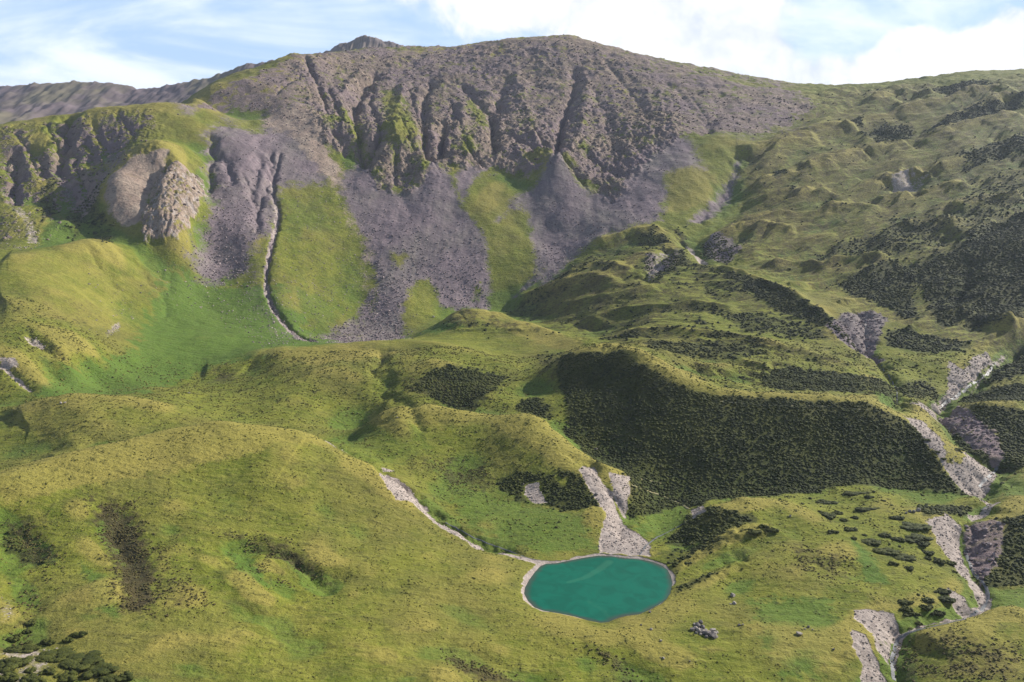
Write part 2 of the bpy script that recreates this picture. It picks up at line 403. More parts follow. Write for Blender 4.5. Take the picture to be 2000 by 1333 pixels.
# right hillside: low ridges running down to the left
def aniso(ang, la, lc, wx_, wy_, oc=4, off=0):
    c, s = math.cos(ang), math.sin(ang)
    a = (GX + wx_) * c + (GY + wy_) * s; b = -(GX + wx_) * s + (GY + wy_) * c
    return a / la + off, b / lc + off
a, b = aniso(R(32), 230, 46, wx * .5, wy * .5); r1 = ridged(a, b, 2)
a, b = aniso(R(27), 150, 19, wx * .3, wy * .3, off=5); r2 = ridged(a, b, 3)
a, b = aniso(R(22), 60, 8.5, wx * .35, wy * .35, off=9); r3 = ridged(a, b, 3)
H += mh * ((r1 - .35) * 8 + (r2 - .35) * 4.8 + (r3 - .35) * 1.9)
H += mm * r3 * .7
# middle ground hummocks
a, b = aniso(R(-8), 75, 34, wx, wy, off=3); r1 = ridged(a, b, 2)
a, b = aniso(R(5), 36, 13, wx, wy, off=7); r2 = ridged(a, b, 3)
H += mm * (r1 * 2.6 + r2 * 1.4) * .8
# mountain: ribs and gullies down the face
a, b = aniso(R(90), 320, 62, wx * 1.2, wy, off=2); r1 = ridged(a, b, 3)
a, b = aniso(R(72), 90, 20, wx, wy, off=8); r2 = ridged(a, b, 3, .55)
a, b = aniso(R(60), 26, 9, wx, wy, off=4); r3 = ridged(a, b, 3, .6)
lowc = sstep(1330, 1170, GY); H += mc * ((r1 - .35) * (2 + 2.5 * lowc) + (r2 - .35) * (.8 + 1.6 * lowc) + (r3 - .35) * (.8 + 1.6 * lowc))
a, b = aniso(R(118), 34, 11, wx * .4, wy * .4, off=14); r5 = ridged(a, b, 5, .7)
H += mc * (.8 + 2.8 * lowc) * (r5 - .3) + mc * lowc * fbm((GX + wx * .3) / 17, GY / 24, 5, .68) * 2.2
a, b = aniso(R(60), 100, 24, wx, wy, off=12); r4 = ridged(a, b, 3, .55)
a, b = aniso(R(112), 60, 13, wx * .4, wy * .4, off=24); r6 = ridged(a, b, 4, .6)
H += ml * (r4 * .8 + r6 * 1.5)
band = mc * sstep(.1, .5, fbm(GX / 60, GY / 60, 3) + .25)
H += band * ((ridged((GX + GY * .4) / 9, GY / 13, 4, .7) - .3) * 2.4)
oc = sstep(.16, .30, fbm((GX + GY * .3) / 20, GY / 34, 5, .62)) + sstep(.2, .32, fbm((GX - GY * .4) / 11 + 60, GY / 17, 4, .62)) * .6
H += mc * (.25 + lowc) * oc * 1.7 + sstep(1250, 1350, GY) * sstep(.5, .2, GT) * oc * sstep(-.05, .2, fbm(GX / 90, GY / 70, 3)) * 1.3 + ml * oc * .7
up_ = sstep(1180, 1320, GY); H += up_ * (fbm(GX / 22, GY / 22, 4, .6) * 2.0 + ridged(GX / 60, GY / 40, 3) * 3)
del a, b, r1, r2, r3, r4, band, up_

# broad crests of the hills: (line, width, height)
for pts, w, h in [
    ([(-200,985),(0,955),(150,905),(300,872),(450,850),(600,868),(680,884)], 24, 5.0), ([(690,890),(760,935),(850,1015),(950,1066)], 14, 1.5),
    ([(700,835),(770,806),(840,802),(900,818),(960,831),(1030,826),(1090,850)], 18, 4.0), ([(510,692),(620,685),(720,679),(800,678),(870,682),(950,708),(1030,745)], 22, 4.0),
    ([(0,825),(60,800),(130,781),(250,790),(350,812)], 20, 4.0), ([(395,730),(430,722),(485,724)], 14, 3.0), ([(0,508),(80,505),(150,487),(200,480)], 24, 4), ([(610,720),(680,735),(730,765),(790,795)], 22, 2.5),
    ([(740,705),(830,705),(930,735),(1020,768)], 18, 3.0), ([(760,740),(830,722),(900,735)], 16, 2), ([(0,600),(100,590),(200,600)], 26, 3.5), ([(470,900),(560,960),(620,1050),(640,1140)], 22, 1.8), ([(330,960),(380,1040),(430,1130),(470,1200)], 16, 2.2), ([(130,980),(190,1080),(230,1180)], 14, 2.0),
    ([(1170,692),(1230,705),(1300,740),(1400,779),(1500,790),(1600,792),(1700,800),(1765,818)], 15, 5.0), ([(860,640),(900,620),(960,622),(1050,650),(1110,672),(1170,692)], 15, 4.5),
    ([(1330,1040),(1390,1002),(1440,986),(1500,990),(1560,1008),(1640,1055),(1680,1120)], 14, 3.2), ([(1770,1258),(1850,1232),(1930,1208),(2000,1190)], 14, 3.0), ([(1620,958),(1700,975),(1780,985)], 12, 1.5),
    ([(1000,597),(1060,572),(1150,548),(1220,562)], 9.0, 5.0), ([(1100,602),(1200,582),(1290,565)], 8.1, 4.4), ([(1100,540),(1160,522),(1240,532)], 9.0, 4.4), ([(1120,642),(1230,612),(1350,602),(1450,612)], 8.1, 5.0),
    ([(1180,662),(1300,652),(1420,662),(1530,692),(1640,716),(1700,732)], 8.1, 4.4), ([(1370,732),(1450,716),(1510,726)], 7.2, 3.8), ([(1160,480),(1230,455),(1300,450)], 10.8, 5.0), ([(1390,522),(1450,540),(1550,580),(1640,640)], 7.2, 5.6),
    ([(1685,212),(1740,190),(1830,188)], 14.4, 11.6), ([(1740,232),(1850,205),(1900,188),(1995,180)], 14.4, 11.6), ([(1820,262),(1880,232),(1950,202),(2050,195)], 13.5, 13.0), ([(1780,287),(1850,264),(1930,242),(2000,225)], 12.6, 11.6),
    ([(1560,264),(1640,250),(1700,262)], 12.6, 8.7), ([(1450,300),(1520,285),(1590,268)], 10.8, 8.7), ([(1690,302),(1780,287)], 10.8, 8.7), ([(1560,337),(1640,317),(1700,302)], 9.9, 8.7), ([(1820,352),(1900,317),(2000,287)], 11.7, 11.6),
    ([(1460,372),(1560,347),(1640,327)], 9.0, 7.2), ([(1450,402),(1530,387),(1640,380)], 9.0, 7.2), ([(1700,402),(1800,382),(1900,367)], 9.0, 8.7), ([(1430,452),(1530,427),(1620,417),(1720,412)], 8.1, 7.2), ([(1370,482),(1430,457),(1500,452),(1560,457)], 8.1, 7.2),
    ([(1490,532),(1600,530),(1680,512),(1740,505)], 8.1, 8.7), ([(1860,420),(1930,400),(2000,392)], 10.8, 8.7), ([(1760,450),(1850,440),(1880,470)], 10.8, 7.2), ([(1830,600),(1900,620),(1990,640)], 12.6, 7.2), ([(1900,500),(1880,560),(1850,620)], 10.8, -7.2),
    ([(1860,790),(1930,775),(2000,757)], 8, 3.5), ([(1850,803),(1920,798),(2000,795)], 9, 4), ([(1930,998),(1990,985),(2080,980)], 9, 3)]:
    carve(pts, w, -h, prof=1.6, rag=.12, fade=.12)
# named gullies, ribs and banks
for pts, w, d in [
    ([(598,112),(606,132),(612,150)], 5, 4),
    ([(735,150),(712,170),(695,205),(690,240),(702,290),(716,332)], 7.5, 13.5),
    ([(720,200),(740,240),(745,270),(716,325)], 5.5, 8.3),
    ([(845,160),(828,200),(826,245),(832,290),(846,338)], 6.8, 13.5),
    ([(868,240),(860,285),(860,320)], 5.5, 11.4),
    ([(905,170),(960,230),(965,270),(960,300)], 6.2, 9.4),
    ([(1125,140),(1118,190),(1100,240),(1088,280),(1086,318)], 8, 13),
    ([(980,180),(975,215)], 8.2, 8.3), ([(1080,290),(1040,270),(980,262)], 5.5, -5.2),
    ([(1160,180),(1190,240),(1200,300)], 8.2, 5.2), ([(770,260),(775,300),(772,340)], 5.5, 5.2),
    ([(700,150),(660,200),(690,260),(700,300)], 7.5, -7.3), ([(790,170),(775,230),(770,265)], 8.2, -7.3), ([(905,210),(900,260),(925,310)], 8.2, -6.2),
    ([(1010,150),(1030,220),(1040,280)], 9.6, -6.2), ([(1150,160),(1140,230),(1120,300)], 9.6, -6.2),
    ([(1420,200),(1390,240),(1370,260)], 9.6, 3.1), ([(1300,160),(1360,220),(1390,260)], 8.2, 3.1),
    ([(598,112),(606,140),(622,168),(634,200),(642,224)], 4, 9), ([(640,175),(655,205),(668,240)], 3.5, 7), ([(655,262),(668,280),(676,300)], 4, 8), ([(745,262),(730,290),(714,328)], 3.5, 9), ([(700,250),(706,290),(714,325)], 3.5, 8),
    ([(772,290),(773,330),(772,365)], 2.5, 5), ([(830,245),(829,280),(836,320)], 3.5, 10), ([(866,260),(861,290),(859,325)], 4, 11), ([(905,275),(925,310),(940,325)], 3.5, 8), ([(880,200),(895,240),(905,270)], 3.5, 6), ([(960,230),(962,270),(975,295)], 4, 8),
    ([(975,200),(968,215),(985,225)], 5, 8), ([(1105,220),(1092,262),(1088,300),(1086,320)], 3.5, 12), ([(1000,270),(1030,285),(1060,300)], 4, 8), ([(1090,318),(1110,335),(1140,365)], 4, 8), ([(1040,255),(1060,280),(1080,312)], 3.5, 7), ([(1150,310),(1180,330),(1210,345)], 4, 5),
    ([(1345,185),(1362,205),(1385,240)], 3, 2), ([(800,180),(812,220),(818,250)], 3.5, 5), ([(780,230),(800,270),(812,300)], 3.5, 6), ([(1180,120),(1230,180),(1270,240)], 5, 3), ([(720,150),(730,180),(722,200)], 4, 6), ([(540,180),(560,165),(590,150)], 5, 5),
    ([(30,260),(60,300),(70,330)], 3, 4), ([(90,240),(110,280),(115,300)], 3, 4), ([(180,240),(200,280),(215,300)], 3, 4), ([(230,220),(250,250),(262,270)], 3, 4), ([(150,330),(170,370),(180,400)], 3, 4),
    # left mountainside
    ([(137,225),(128,250),(132,275),(118,300),(118,330)], 9, 15), ([(25,300),(35,325),(25,360),(28,390)], 9, 12), ([(70,290),(80,320),(88,340)], 7, 8),
    ([(150,290),(150,320)], 6, 7), ([(170,280),(180,320)], 7, 6), ([(118,330),(140,370),(150,400)], 8, 5),
    # centre left gullies
    ([(548,300),(536,340),(533,380),(545,410),(540,450),(528,490),(520,540),(522,575),(540,610),(570,645),(610,668)], 2.4, 5.5),
    ([(528,300),(530,345),(520,370),(505,400),(500,450)], 5, 6), ([(508,310),(496,350),(494,385)], 5, 5), ([(480,350),(492,385),(502,400)], 4, 4),
    ([(412,262),(420,300),(408,330),(410,365)], 8, 8), ([(445,310),(450,350)], 7, 6), ([(320,305),(318,330)], 7, 7),
    ([(330,300),(300,350),(284,400),(280,445)], 7, 3),
    # left meadow side
    ([(330,540),(322,580),(325,610)], 5, 2), ([(60,655),(85,670),(110,695)], 4, 4), ([(0,715),(30,738),(62,762)], 3, 2.5), ([(230,490),(270,520),(300,560)], 6, 2.5),
    ([(250,470),(310,540)], 6, 2), ([(180,500),(230,560)], 8, 3),
    # creek of the middle hill and of the near hill edge
    ([(742,690),(738,730),(760,770),(830,830)], 7, 3), ([(640,868),(680,880),(740,915)], 6, 3),
    ([(745,925),(790,955),(830,990),(870,1022),(930,1055),(1000,1080),(1050,1097)], 3.6, 3.2),
    # foreground hollows
    ([(235,1010),(255,1080),(275,1150)], 11, 3.0), ([(20,1030),(60,1085)], 8, 3), ([(440,1065),(540,1085),(640,1140)], 5, 2.8), ([(470,1120),(560,1150)], 10, 1.6),
    ([(880,1270),(960,1310),(1050,1330)], 7, 1.6), ([(1130,1262),(1200,1280),(1250,1320)], 7, 1.6), ([(60,1130),(70,1200),(30,1250)], 8, 2),
    ([(380,1050),(400,1130),(440,1190)], 9, 1.6), ([(300,1170),(450,1200),(560,1230)], 9, 1.4), ([(640,1000),(700,1050)], 9, 1.0),
    # ribs on the lake-side face of the right mound
    ([(1290,1125),(1350,1090),(1430,1050),(1500,1035)], 3.2, -2.4), ([(1318,1160),(1370,1140),(1440,1100)], 3.2, -2.2), ([(1290,1100),(1350,1050),(1420,1020)], 4, 2.0),
    ([(1320,1145),(1380,1115),(1440,1085)], 3.6, 2.2),
    # stream valleys on the right
    ([(1335,470),(1362,497),(1385,515)], 9, 8), ([(1300,490),(1280,520),(1265,545)], 8, 7),
    ([(1685,612),(1690,650),(1692,690),(1715,705),(1735,735),(1752,760),(1752,795)], 5, 6), ([(1640,625),(1660,660),(1690,690)], 7, 4),
    ([(1985,690),(1940,720),(1900,750),(1865,775),(1832,797)], 6, 6), ([(1832,797),(1860,840),(1900,880),(1948,915),(1915,950)], 7, 6),
    ([(1915,955),(1935,980),(1890,1010),(1882,1050),(1895,1100),(1925,1150),(1928,1180),(1885,1208),(1820,1222),(1760,1240),(1738,1290),(1742,1340)], 4, 2.5),
    # slumps and small steps
    ([(1140,905),(1180,935),(1210,980),(1220,1030)], 7, 3.5), ([(1170,912),(1225,935)], 4, -2),
    ([(1740,355),(1775,345),(1810,350)], 10, -9), ([(1760,372),(1790,374)], 16, 10), ([(1700,262),(1760,275)], 20, 9),
    ([(1442,300),(1435,340),(1405,390),(1370,430)], 9, 5), ([(1200,450),(1240,470),(1290,480)], 12, 3)]:
    carve(pts, w, d)
# talus cones below the gully mouths
for u, v, D, h, rad in [(848,350,1005,16,60), (1086,335,1035,22,75), (716,345,990,10,50), (905,345,1005,6,40)]:
    x0, y0, _ = world(u, v, D)
    dd = np.hypot((GX - x0) * 1.3, (GY - y0) * .62); H += h * np.clip(1 - dd / rad, 0, 1) ** 1.2 * (GY < y0 + 25)
# lake basin and beach
bl = sstep(26, 2.5, LSD)
beach = LAKE_Z + .25 + np.clip(LSD, 0, 30) * .16
H = np.where(LSD < 26, H * (1 - bl) + np.maximum(np.minimum(H, beach + .14 * np.clip(LSD, 0, 30)), beach) * bl, H)
H = np.where(LSD <= 1.2, LAKE_Z + .1 + np.clip(LSD, -30, 1.2) * .35, H)
H = np.maximum(H, LAKE_Z - 14)

# ------------------------------------------------------------------ what grows or lies where
def slope_aspect():
    dHj = np.gradient(H, axis=0); dHi = np.gradient(H, axis=1)
    dyj = np.gradient(GY, axis=0); dxi = np.gradient(GX, axis=1); dxj = np.gradient(GX, axis=0)
    gx = dHi / dxi; gy = (dHj - gx * dxj) / dyj
    return gx, gy
gx, gy = slope_aspect()
stp = np.sqrt(gx * gx + gy * gy)
n1 = fbm(GX / 40, GY / 40, 4, .6); n2 = fbm(GX / 9 + 7, GY / 9, 4, .6); n3 = fbm(GX / 120 + 3, GY / 90, 4, .55)
FA = GY * 0
# scree
paint('scree', [(700,318),(668,345),(664,380),(690,430),(715,480),(735,540),(730,600),(700,650),(700,668),(785,662),(790,592),(812,570),(825,548),(850,575),(862,600),(955,606),(962,560),(950,480),(935,440),(905,405),(880,350),(850,338),(835,355),(800,378),(745,372),(722,352)], .97, 6, 10)
paint('scree', [(1085,322),(1050,362),(1005,385),(965,440),(990,420),(1020,400),(1028,440),(1040,500),(1060,560),(1090,535),(1115,510),(1180,458),(1290,432),(1300,380),(1300,335),(1375,330),(1350,275),(1300,245),(1262,300),(1230,330),(1200,372),(1150,378),(1115,350)], .97, 8, 10)
paint('scree', [(905,330),(890,352),(893,378),(905,402),(925,372),(945,330)], .95, 5, 6)
paint('scree', [(1000,590),(1040,560),(1100,520),(1090,515),(1030,545),(985,590)], .7, 4, 8)
paint('scree', [(400,255),(450,230),(520,210),(600,205),(650,260),(640,300),(650,345),(640,362),(548,368),(548,420),(525,460),(500,480),(480,530),(440,550),(385,545),(375,500),(400,440),(412,400),(405,340)], .9, 9, 16)
paint('scree', [(1300,185),(1400,180),(1560,200),(1570,250),(1470,285),(1400,260),(1340,240)], .55, 25, 30)
paint('scree', [(390,205),(340,200),(345,225),(372,232)], .7, 8, 8); paint('scree', [(215,290),(260,290),(235,325),(205,330)], .7, 8, 8)
paint('scree', [(1442,300),(1428,345),(1395,385),(1345,430),(1345,440),(1385,432),(1415,400),(1440,350),(1447,310)], .9, 4, 5)
paint('scree', [(110,325),(125,330),(165,400),(150,410),(120,370)], .7, 5, 8)
paint('tan', [(213,345),(260,305),(330,288),(318,330),(292,375),(278,432),(240,440),(215,425),(203,395)], .8, 4, 5)
paint('tan', [(525,212),(600,205),(640,235),(650,300),(672,340),(672,372),(650,365),(610,320),(560,262),(515,250)], .75, 9, 16)
paint('tan', [(655,360),(680,362),(690,410),(735,480),(720,560),(700,600),(700,500),(670,430),(655,400)], .45, 10, 14)
for p_ in ([(700,480),(720,480),(745,560),(790,620),(790,662),(650,672),(620,640),(680,600)],): paint('scree', p_, .75, 16, 24)
paint('scree', [(500,480),(525,470),(515,560),(560,640),(610,665),(560,668),(500,620),(470,560)], .42, 16, 20)
for p_ in ([(848,318),(858,340),(885,385),(930,440),(800,440),(815,390),(838,345)], [(1086,308),(1098,330),(1130,375),(1150,410),(1030,410),(1050,370),(1076,330)], [(714,318),(724,345),(745,390),(700,420),(690,370),(706,340)], [(972,300),(965,320),(930,350),(900,380),(920,345),(955,310)], [(1265,285),(1290,320),(1300,380),(1220,400),(1215,360),(1245,310)]):
    paint('scree', p_, 1, 1.6, 4); paint('rock', p_, .9, 3, 5, mode='sub')
# grass islands within the scree
for p_ in ([(960,330),(1045,330),(1040,370),(1000,372),(975,420),(940,440),(905,400),(925,360)], [(770,500),(790,500),(785,525),(768,520)], [(560,372),(650,372),(665,440),(700,480),(725,560),(690,620),(620,655),(560,600),(540,540),(550,450)],
           [(960,440),(1000,430),(1025,420),(1040,520),(1000,590),(962,590)], [(815,548),(835,545),(850,580),(850,600),(792,640),(792,600)], [(650,270),(690,300),(690,330),(670,330)], [(925,560),(938,555),(935,590),(925,590)]):
    paint('scree', p_, .93, 4, 8, mode='sub')
# bare rock
CH['rock'] = np.clip(mc * (.75 + .8 * n2 + .5 * n1 + sstep(.7, 1.25, stp) * .4) , 0, 1).astype(np.float32)
CH['rock'] = np.maximum(CH['rock'], ml * np.clip(sstep(.62, 1.1, stp + n2 * .5) + n1 * .6, 0, 1))
sl, q = region([(600,100),(720,95),(830,103),(1000,76),(1140,74),(1300,123),(1440,165),(1560,180),(1600,215),(1500,260),(1330,260),(1200,330),(900,330),(700,300),(620,240),(380,210),(420,175),(560,122)], 16, 22)
CH['rock'][sl] = np.maximum(CH['rock'][sl], q * np.clip(.82 + .6 * n1[sl] + .6 * n2[sl], 0, 1))
sl, q = region([(280,470),(275,430),(305,350),(330,320),(355,322),(400,350),(402,380),(385,420),(350,470),(310,475)], 4, 8)
H[sl] += q * ((ridged((GX[sl] + GY[sl] * .3) / 5.5, GY[sl] / 13, 4, .7) - .2) * 4.2 + ridged(GX[sl] / 30, GY[sl] / 60, 2) * 4); CH['tan'][sl] = np.maximum(CH['tan'][sl], q * sstep(-.2, .5, n2[sl] + .25) * .9); CRAG = np.zeros(H.shape, np.float32); CRAG[sl] = q; CH['gravel'][sl] = np.maximum(CH['gravel'][sl], q * sstep(.0, .35, fbm(GX[sl] / 5, GY[sl] / 9, 3)) * .8)
CH['rock'][sl] = np.maximum(CH['rock'][sl], q * .6)
for p_ in ([(480,215),(520,212),(525,250),(500,262),(400,235),(340,225),(280,260),(250,295),(310,290),(400,245),(450,235)], [(745,180),(775,185),(800,220),(815,250),(830,300),(800,290),(780,250),(750,220)], [(60,250),(100,240),(110,300),(60,300)], [(915,190),(950,220),(955,260),(920,240)],
           [(660,215),(685,225),(720,295),(700,290),(670,240)]):
    for c in ('rock', 'scree'): paint(c, p_, .75, 8, 12, mode='sub')
paint('dry', [(340,205),(600,110),(760,100),(1100,76),(1150,80),(1000,110),(760,125),(600,150),(520,205),(420,215)], .8, 14, 22)
paint('dry', [(1080,90),(1150,95),(1250,180),(1330,260),(1290,275),(1200,200),(1110,140)], .7, 18, 22)
CH['rock'] = np.maximum(CH['rock'], (sstep(1380, 1440, GY) * sstep(.44, .36, GT) * np.clip(.5 + .8 * n2 + .5 * n1, 0, .9)).astype(np.float32))
# pale gravel beds, banks and slides
G = lambda pts, v=1.0, f=2.5, r=4: paint('gravel', pts, v, f, r)
G([(1140,903),(1160,910),(1195,960),(1215,1010),(1245,1040),(1270,1065),(1268,1095),(1240,1096),(1172,1088),(1170,1050),(1185,1010),(1150,960),(1132,920)])
G([(1190,925),(1230,940),(1230,965),(1222,1005),(1200,975)], .85); G([(1030,948),(1050,950),(1070,985),(1045,985),(1022,970)], .9, 2, 5)
G([(738,928),(755,925),(800,960),(840,995),(800,985),(775,982),(755,960)]); G([(775,955),(840,1000),(870,1026),(940,1062),(1000,1084),(1050,1098),(1086,1101),(1050,1106),(1000,1090),(930,1066),(860,1032),(810,990)], 1, 1.5, 2)
G([(1668,1195),(1700,1190),(1745,1205),(1760,1235),(1735,1250),(1700,1235),(1668,1212)]); G([(1662,1232),(1690,1245),(1712,1290),(1742,1340),(1680,1345),(1683,1300),(1665,1265)])
G([(1700,1215),(1745,1240),(1735,1290),(1712,1270)], .75); G([(1350,1005),(1372,1000),(1378,1012),(1352,1024)], .9)
G([(1765,815),(1800,825),(1850,870),(1910,895),(1950,915),(1935,935),(1908,960),(1885,955),(1850,920),(1820,880)], .95, 2.5, 5)
paint('gravel', [(1830,850),(1880,870),(1885,905),(1850,900)], .8, 3, 7, mode='sub')
G([(1808,1020),(1850,1005),(1880,1020),(1872,1050),(1885,1090),(1905,1130),(1935,1160),(1935,1180),(1905,1205),(1885,1205),(1915,1175),(1880,1125),(1845,1080),(1825,1045)], .95, 2.5, 5)
G([(1850,1150),(1880,1165),(1905,1200),(1880,1205),(1860,1180)], .8)
G([(1880,1205),(1930,1180),(1945,1185),(1890,1218),(1820,1228),(1765,1245),(1750,1300),(1740,1300),(1752,1240),(1800,1222)], .85, 1.5, 3)
paint('scree', [(1610,645),(1650,610),(1690,605),(1735,622),(1722,650),(1705,690),(1730,702),(1695,705),(1672,690)], .95, 2, 4); G([(1682,612),(1695,612),(1700,650),(1697,700),(1688,700),(1690,650)], .6, 2, 4)
G([(1900,700),(1925,690),(1940,705),(1880,755),(1840,790),(1825,800),(1818,790),(1850,760),(1855,710),(1885,725)], .85, 3, 6); G([(1780,790),(1800,785),(1835,810),(1850,830),(1820,815)], .8)
G([(1940,700),(1970,685),(1910,745),(1895,755)], .6); G([(1895,955),(1940,980),(1955,985),(1900,1008),(1890,1000),(1930,985)], .8, 2, 4)
G([(1738,352),(1772,345),(1790,370),(1760,376),(1742,368)], .75, 3, 6); G([(1775,345),(1812,352),(1790,374)], .45)
paint('scree', [(1375,480),(1400,468),(1440,475),(1450,495),(1420,512),(1390,510)], .8, 3, 5); paint('scree', [(1255,500),(1330,488),(1320,520),(1270,550)], .6, 4, 6)
G([(1338,474),(1352,480),(1372,500),(1395,520),(1380,520),(1355,500)], .85); G([(1290,490),(1310,488),(1285,530),(1265,550),(1268,525)], .6)
G([(45,655),(70,655),(90,670),(80,675),(55,665)], .7); G([(0,700),(30,702),(35,720),(0,722)], .8); G([(0,712),(30,732),(64,762),(58,766),(24,738),(0,722)], .8, 1.5, 2)
paint('scree', [(528,345),(538,345),(536,380),(548,410),(543,450),(530,490),(522,540),(526,575),(545,612),(575,648),(620,668),(590,668),(560,645),(530,610),(516,570),(515,530),(524,480),(535,440),(536,410),(524,380)], 1, 1.2, 3); paint('gravel', [(528,345),(538,345),(536,380),(548,410),(543,450),(530,490),(522,540),(526,575),(545,612),(575,648),(620,668),(590,668),(560,645),(530,610),(516,570),(515,530),(524,480),(535,440),(536,410),(524,380)], .45, 1.2, 2)
G([(0,365),(10,385),(50,430),(70,450),(75,475),(55,475),(45,440),(20,405)], .55); G([(20,370),(35,400),(60,430),(75,460),(60,460),(30,405)], .5)
G([(630,868),(680,880),(678,884),(640,874)], .8, 1.5, 1.5); G([(745,912),(770,920),(765,926),(748,920)], .7, 1.5, 1.5)
G([(205,650),(235,630),(230,650),(210,660)], .5); G([(0,1165),(28,1168),(30,1215),(0,1225)], .35, 10, 5)
G([(0,1275),(30,1260),(110,1265),(110,1300),(60,1330),(0,1330)], .45, 8, 14)
# beach
bch = np.where(np.abs(LSD) < 6, sstep(1.0 , .3, LSD - .3 - n2 * 1.1 - .9 * (GX < 14) + 1.1 * (GY < 258)), 0) ; CH['gravel'] = np.maximum(CH['gravel'], bch.astype(np.float32))
# shrub thickets (rhododendron)
Sx = lambda pts, v=1.0, f=4, r=9: paint('shrub', pts, v, f, r)
Sx([(1100,700),(1160,692),(1215,700),(1240,720),(1300,752),(1400,786),(1500,795),(1600,798),(1700,806),(1765,822),(1800,850),(1845,915),(1890,960),(1800,958),(1700,952),(1620,955),(1590,965),(1480,972),(1400,982),(1370,1000),(1330,995),(1270,1010),(1228,1005),(1232,960),(1215,925),(1170,912),(1130,870),(1092,838),(1110,830),(1100,770),(1085,730)], 1, 3, 7)
Sx([(820,745),(870,725),(930,728),(1000,745),(960,770),(930,800),(900,806),(860,790),(800,768)], .95, 9, 18); Sx([(1010,790),(1045,775),(1080,800),(1070,820),(1020,815)], .9, 6, 10)
Sx([(975,935),(1010,925),(1050,928),(1110,920),(1140,935),(1175,990),(1130,1000),(1100,1000),(1060,985),(1010,980),(975,955)], .95, 4, 9)
for p_ in ([(1028,946),(1050,945),(1075,990),(1040,988),(1018,970)], [(1080,930),(1110,935),(1105,955),(1085,945)]): paint('shrub', p_, .9, 3, 6, mode='sub')
Sx([(1345,1015),(1400,1005),(1470,1010),(1480,1020),(1430,1035),(1380,1060),(1340,1060),(1300,1062)], .95, 4, 6); Sx([(1278,1085),(1330,1065),(1400,1050),(1450,1040),(1400,1075),(1330,1110),(1315,1135),(1305,1105)], .6, 5, 12)
Sx([(1320,1150),(1380,1125),(1410,1120),(1370,1145),(1318,1168)], .8, 3, 6)
Sx([(1370,480),(1410,468),(1450,490),(1420,515),(1380,505)], .8, 4, 5); Sx([(1240,460),(1310,462),(1300,480),(1260,475)], .7, 4, 6); Sx([(1250,505),(1340,490),(1350,520),(1290,550),(1255,535)], .75, 6, 8)
Sx([(1400,530),(1450,545),(1520,565),(1560,590),(1610,620),(1650,645),(1690,690),(1650,670),(1600,640),(1540,620),(1470,580)], .9, 4, 8)
Sx([(1120,735),(1170,710),(1090,690),(1050,690),(1060,720)], .5, 10, 16)
Sx([(1480,740),(1530,722),(1640,735),(1700,745),(1745,755),(1745,780),(1700,770),(1600,775),(1500,760)], .95, 5, 9); Sx([(1260,670),(1400,672),(1500,690),(1450,710),(1350,705),(1270,690)], .7, 7, 14)
Sx([(1390,610),(1480,615),(1580,640),(1640,670),(1560,670),(1450,650)], .65, 8, 16)
Sx([(1620,560),(1720,520),(1800,505),(1860,490),(1900,450),(2100,400),(2150,640),(1990,640),(1830,640),(1780,625),(1700,600)], .98, 10, 18)
for p_ in ([(1780,560),(1800,560),(1830,640),(1800,640)], [(1700,590),(1750,610),(1740,625),(1690,605)]): paint('shrub', p_, .8, 5, 8, mode='sub')
Sx([(1640,480),(1760,440),(1860,440),(1850,480),(1740,510),(1660,520),(1560,520)], .6, 10, 18); Sx([(1700,430),(1850,420),(1900,360),(2000,330),(2050,400),(1900,470)], .5, 16, 24)
Sx([(1680,262),(1725,238),(1790,255),(1770,280),(1730,292)], .8, 5, 7); Sx([(1640,235),(1680,230),(1690,250),(1650,252)], .7, 6, 7); Sx([(1830,170),(1930,155),(1940,175),(1870,190),(1830,188)], .75, 9, 12)
Sx([(1820,250),(1900,220),(2000,195),(2000,215),(1900,240),(1840,268)], .8, 5, 9); Sx([(1870,310),(2000,262),(2100,240),(2100,290),(1990,310),(1880,345)], .75, 8, 14)
Sx([(1508,340),(1532,335),(1538,350),(1512,358)], .9, 3, 5); Sx([(1540,372),(1556,368),(1556,380),(1542,384)], .9, 3, 4)
Sx([(1745,640),(1820,655),(1900,670),(1880,690),(1800,690),(1740,680),(1720,655)], .9, 5, 8); Sx([(1745,745),(1800,740),(1850,770),(1800,785),(1760,765)], .7, 6, 9)
Sx([(1860,780),(1900,762),(2000,752),(2100,740),(2100,765),(2000,780),(1880,790)], .9, 4, 6); Sx([(1830,805),(1870,800),(1990,805),(2100,800),(2150,900),(1990,915),(1950,912),(1900,880),(1850,835)], .97, 3, 6)
Sx([(1930,715),(2000,680),(2100,665),(2100,715),(2000,735),(1920,750)], .8, 5, 9)
Sx([(1900,1012),(1960,1012),(2100,1008),(2150,1150),(1960,1148),(1910,1140),(1890,1080),(1880,1040)], .97, 3, 6); Sx([(1790,990),(1840,985),(1900,985),(1890,1002),(1800,1012)], .85, 3, 6)
Sx([(0,1030),(30,1035),(60,1070),(105,1100),(80,1105),(40,1085),(0,1060)], .8, 6, 10)
Sx([(130,420),(165,385),(200,350),(203,400),(212,425),(225,470),(200,480),(170,440),(140,470)], .65, 6, 10); Sx([(75,370),(115,340),(110,420),(80,440)], .6, 5, 12)
# along shaded banks of the hummocks and the hillside the thickets follow the north-west aspect
nf = -(gx * 0.80) * -1.0
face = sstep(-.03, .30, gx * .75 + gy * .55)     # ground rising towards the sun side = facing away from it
shr = sstep(.45, .9, face + n2 * .55 + n1 * .35 - .05)
shr2 = sstep(.9, 1.3, face + n2 * .5 + n1 * .6 + n3 * .5)
CH['shrub'] = np.maximum(CH['shrub'], (np.maximum(shr2 * mm * .6, shr2 * mh * .22)).astype(np.float32))
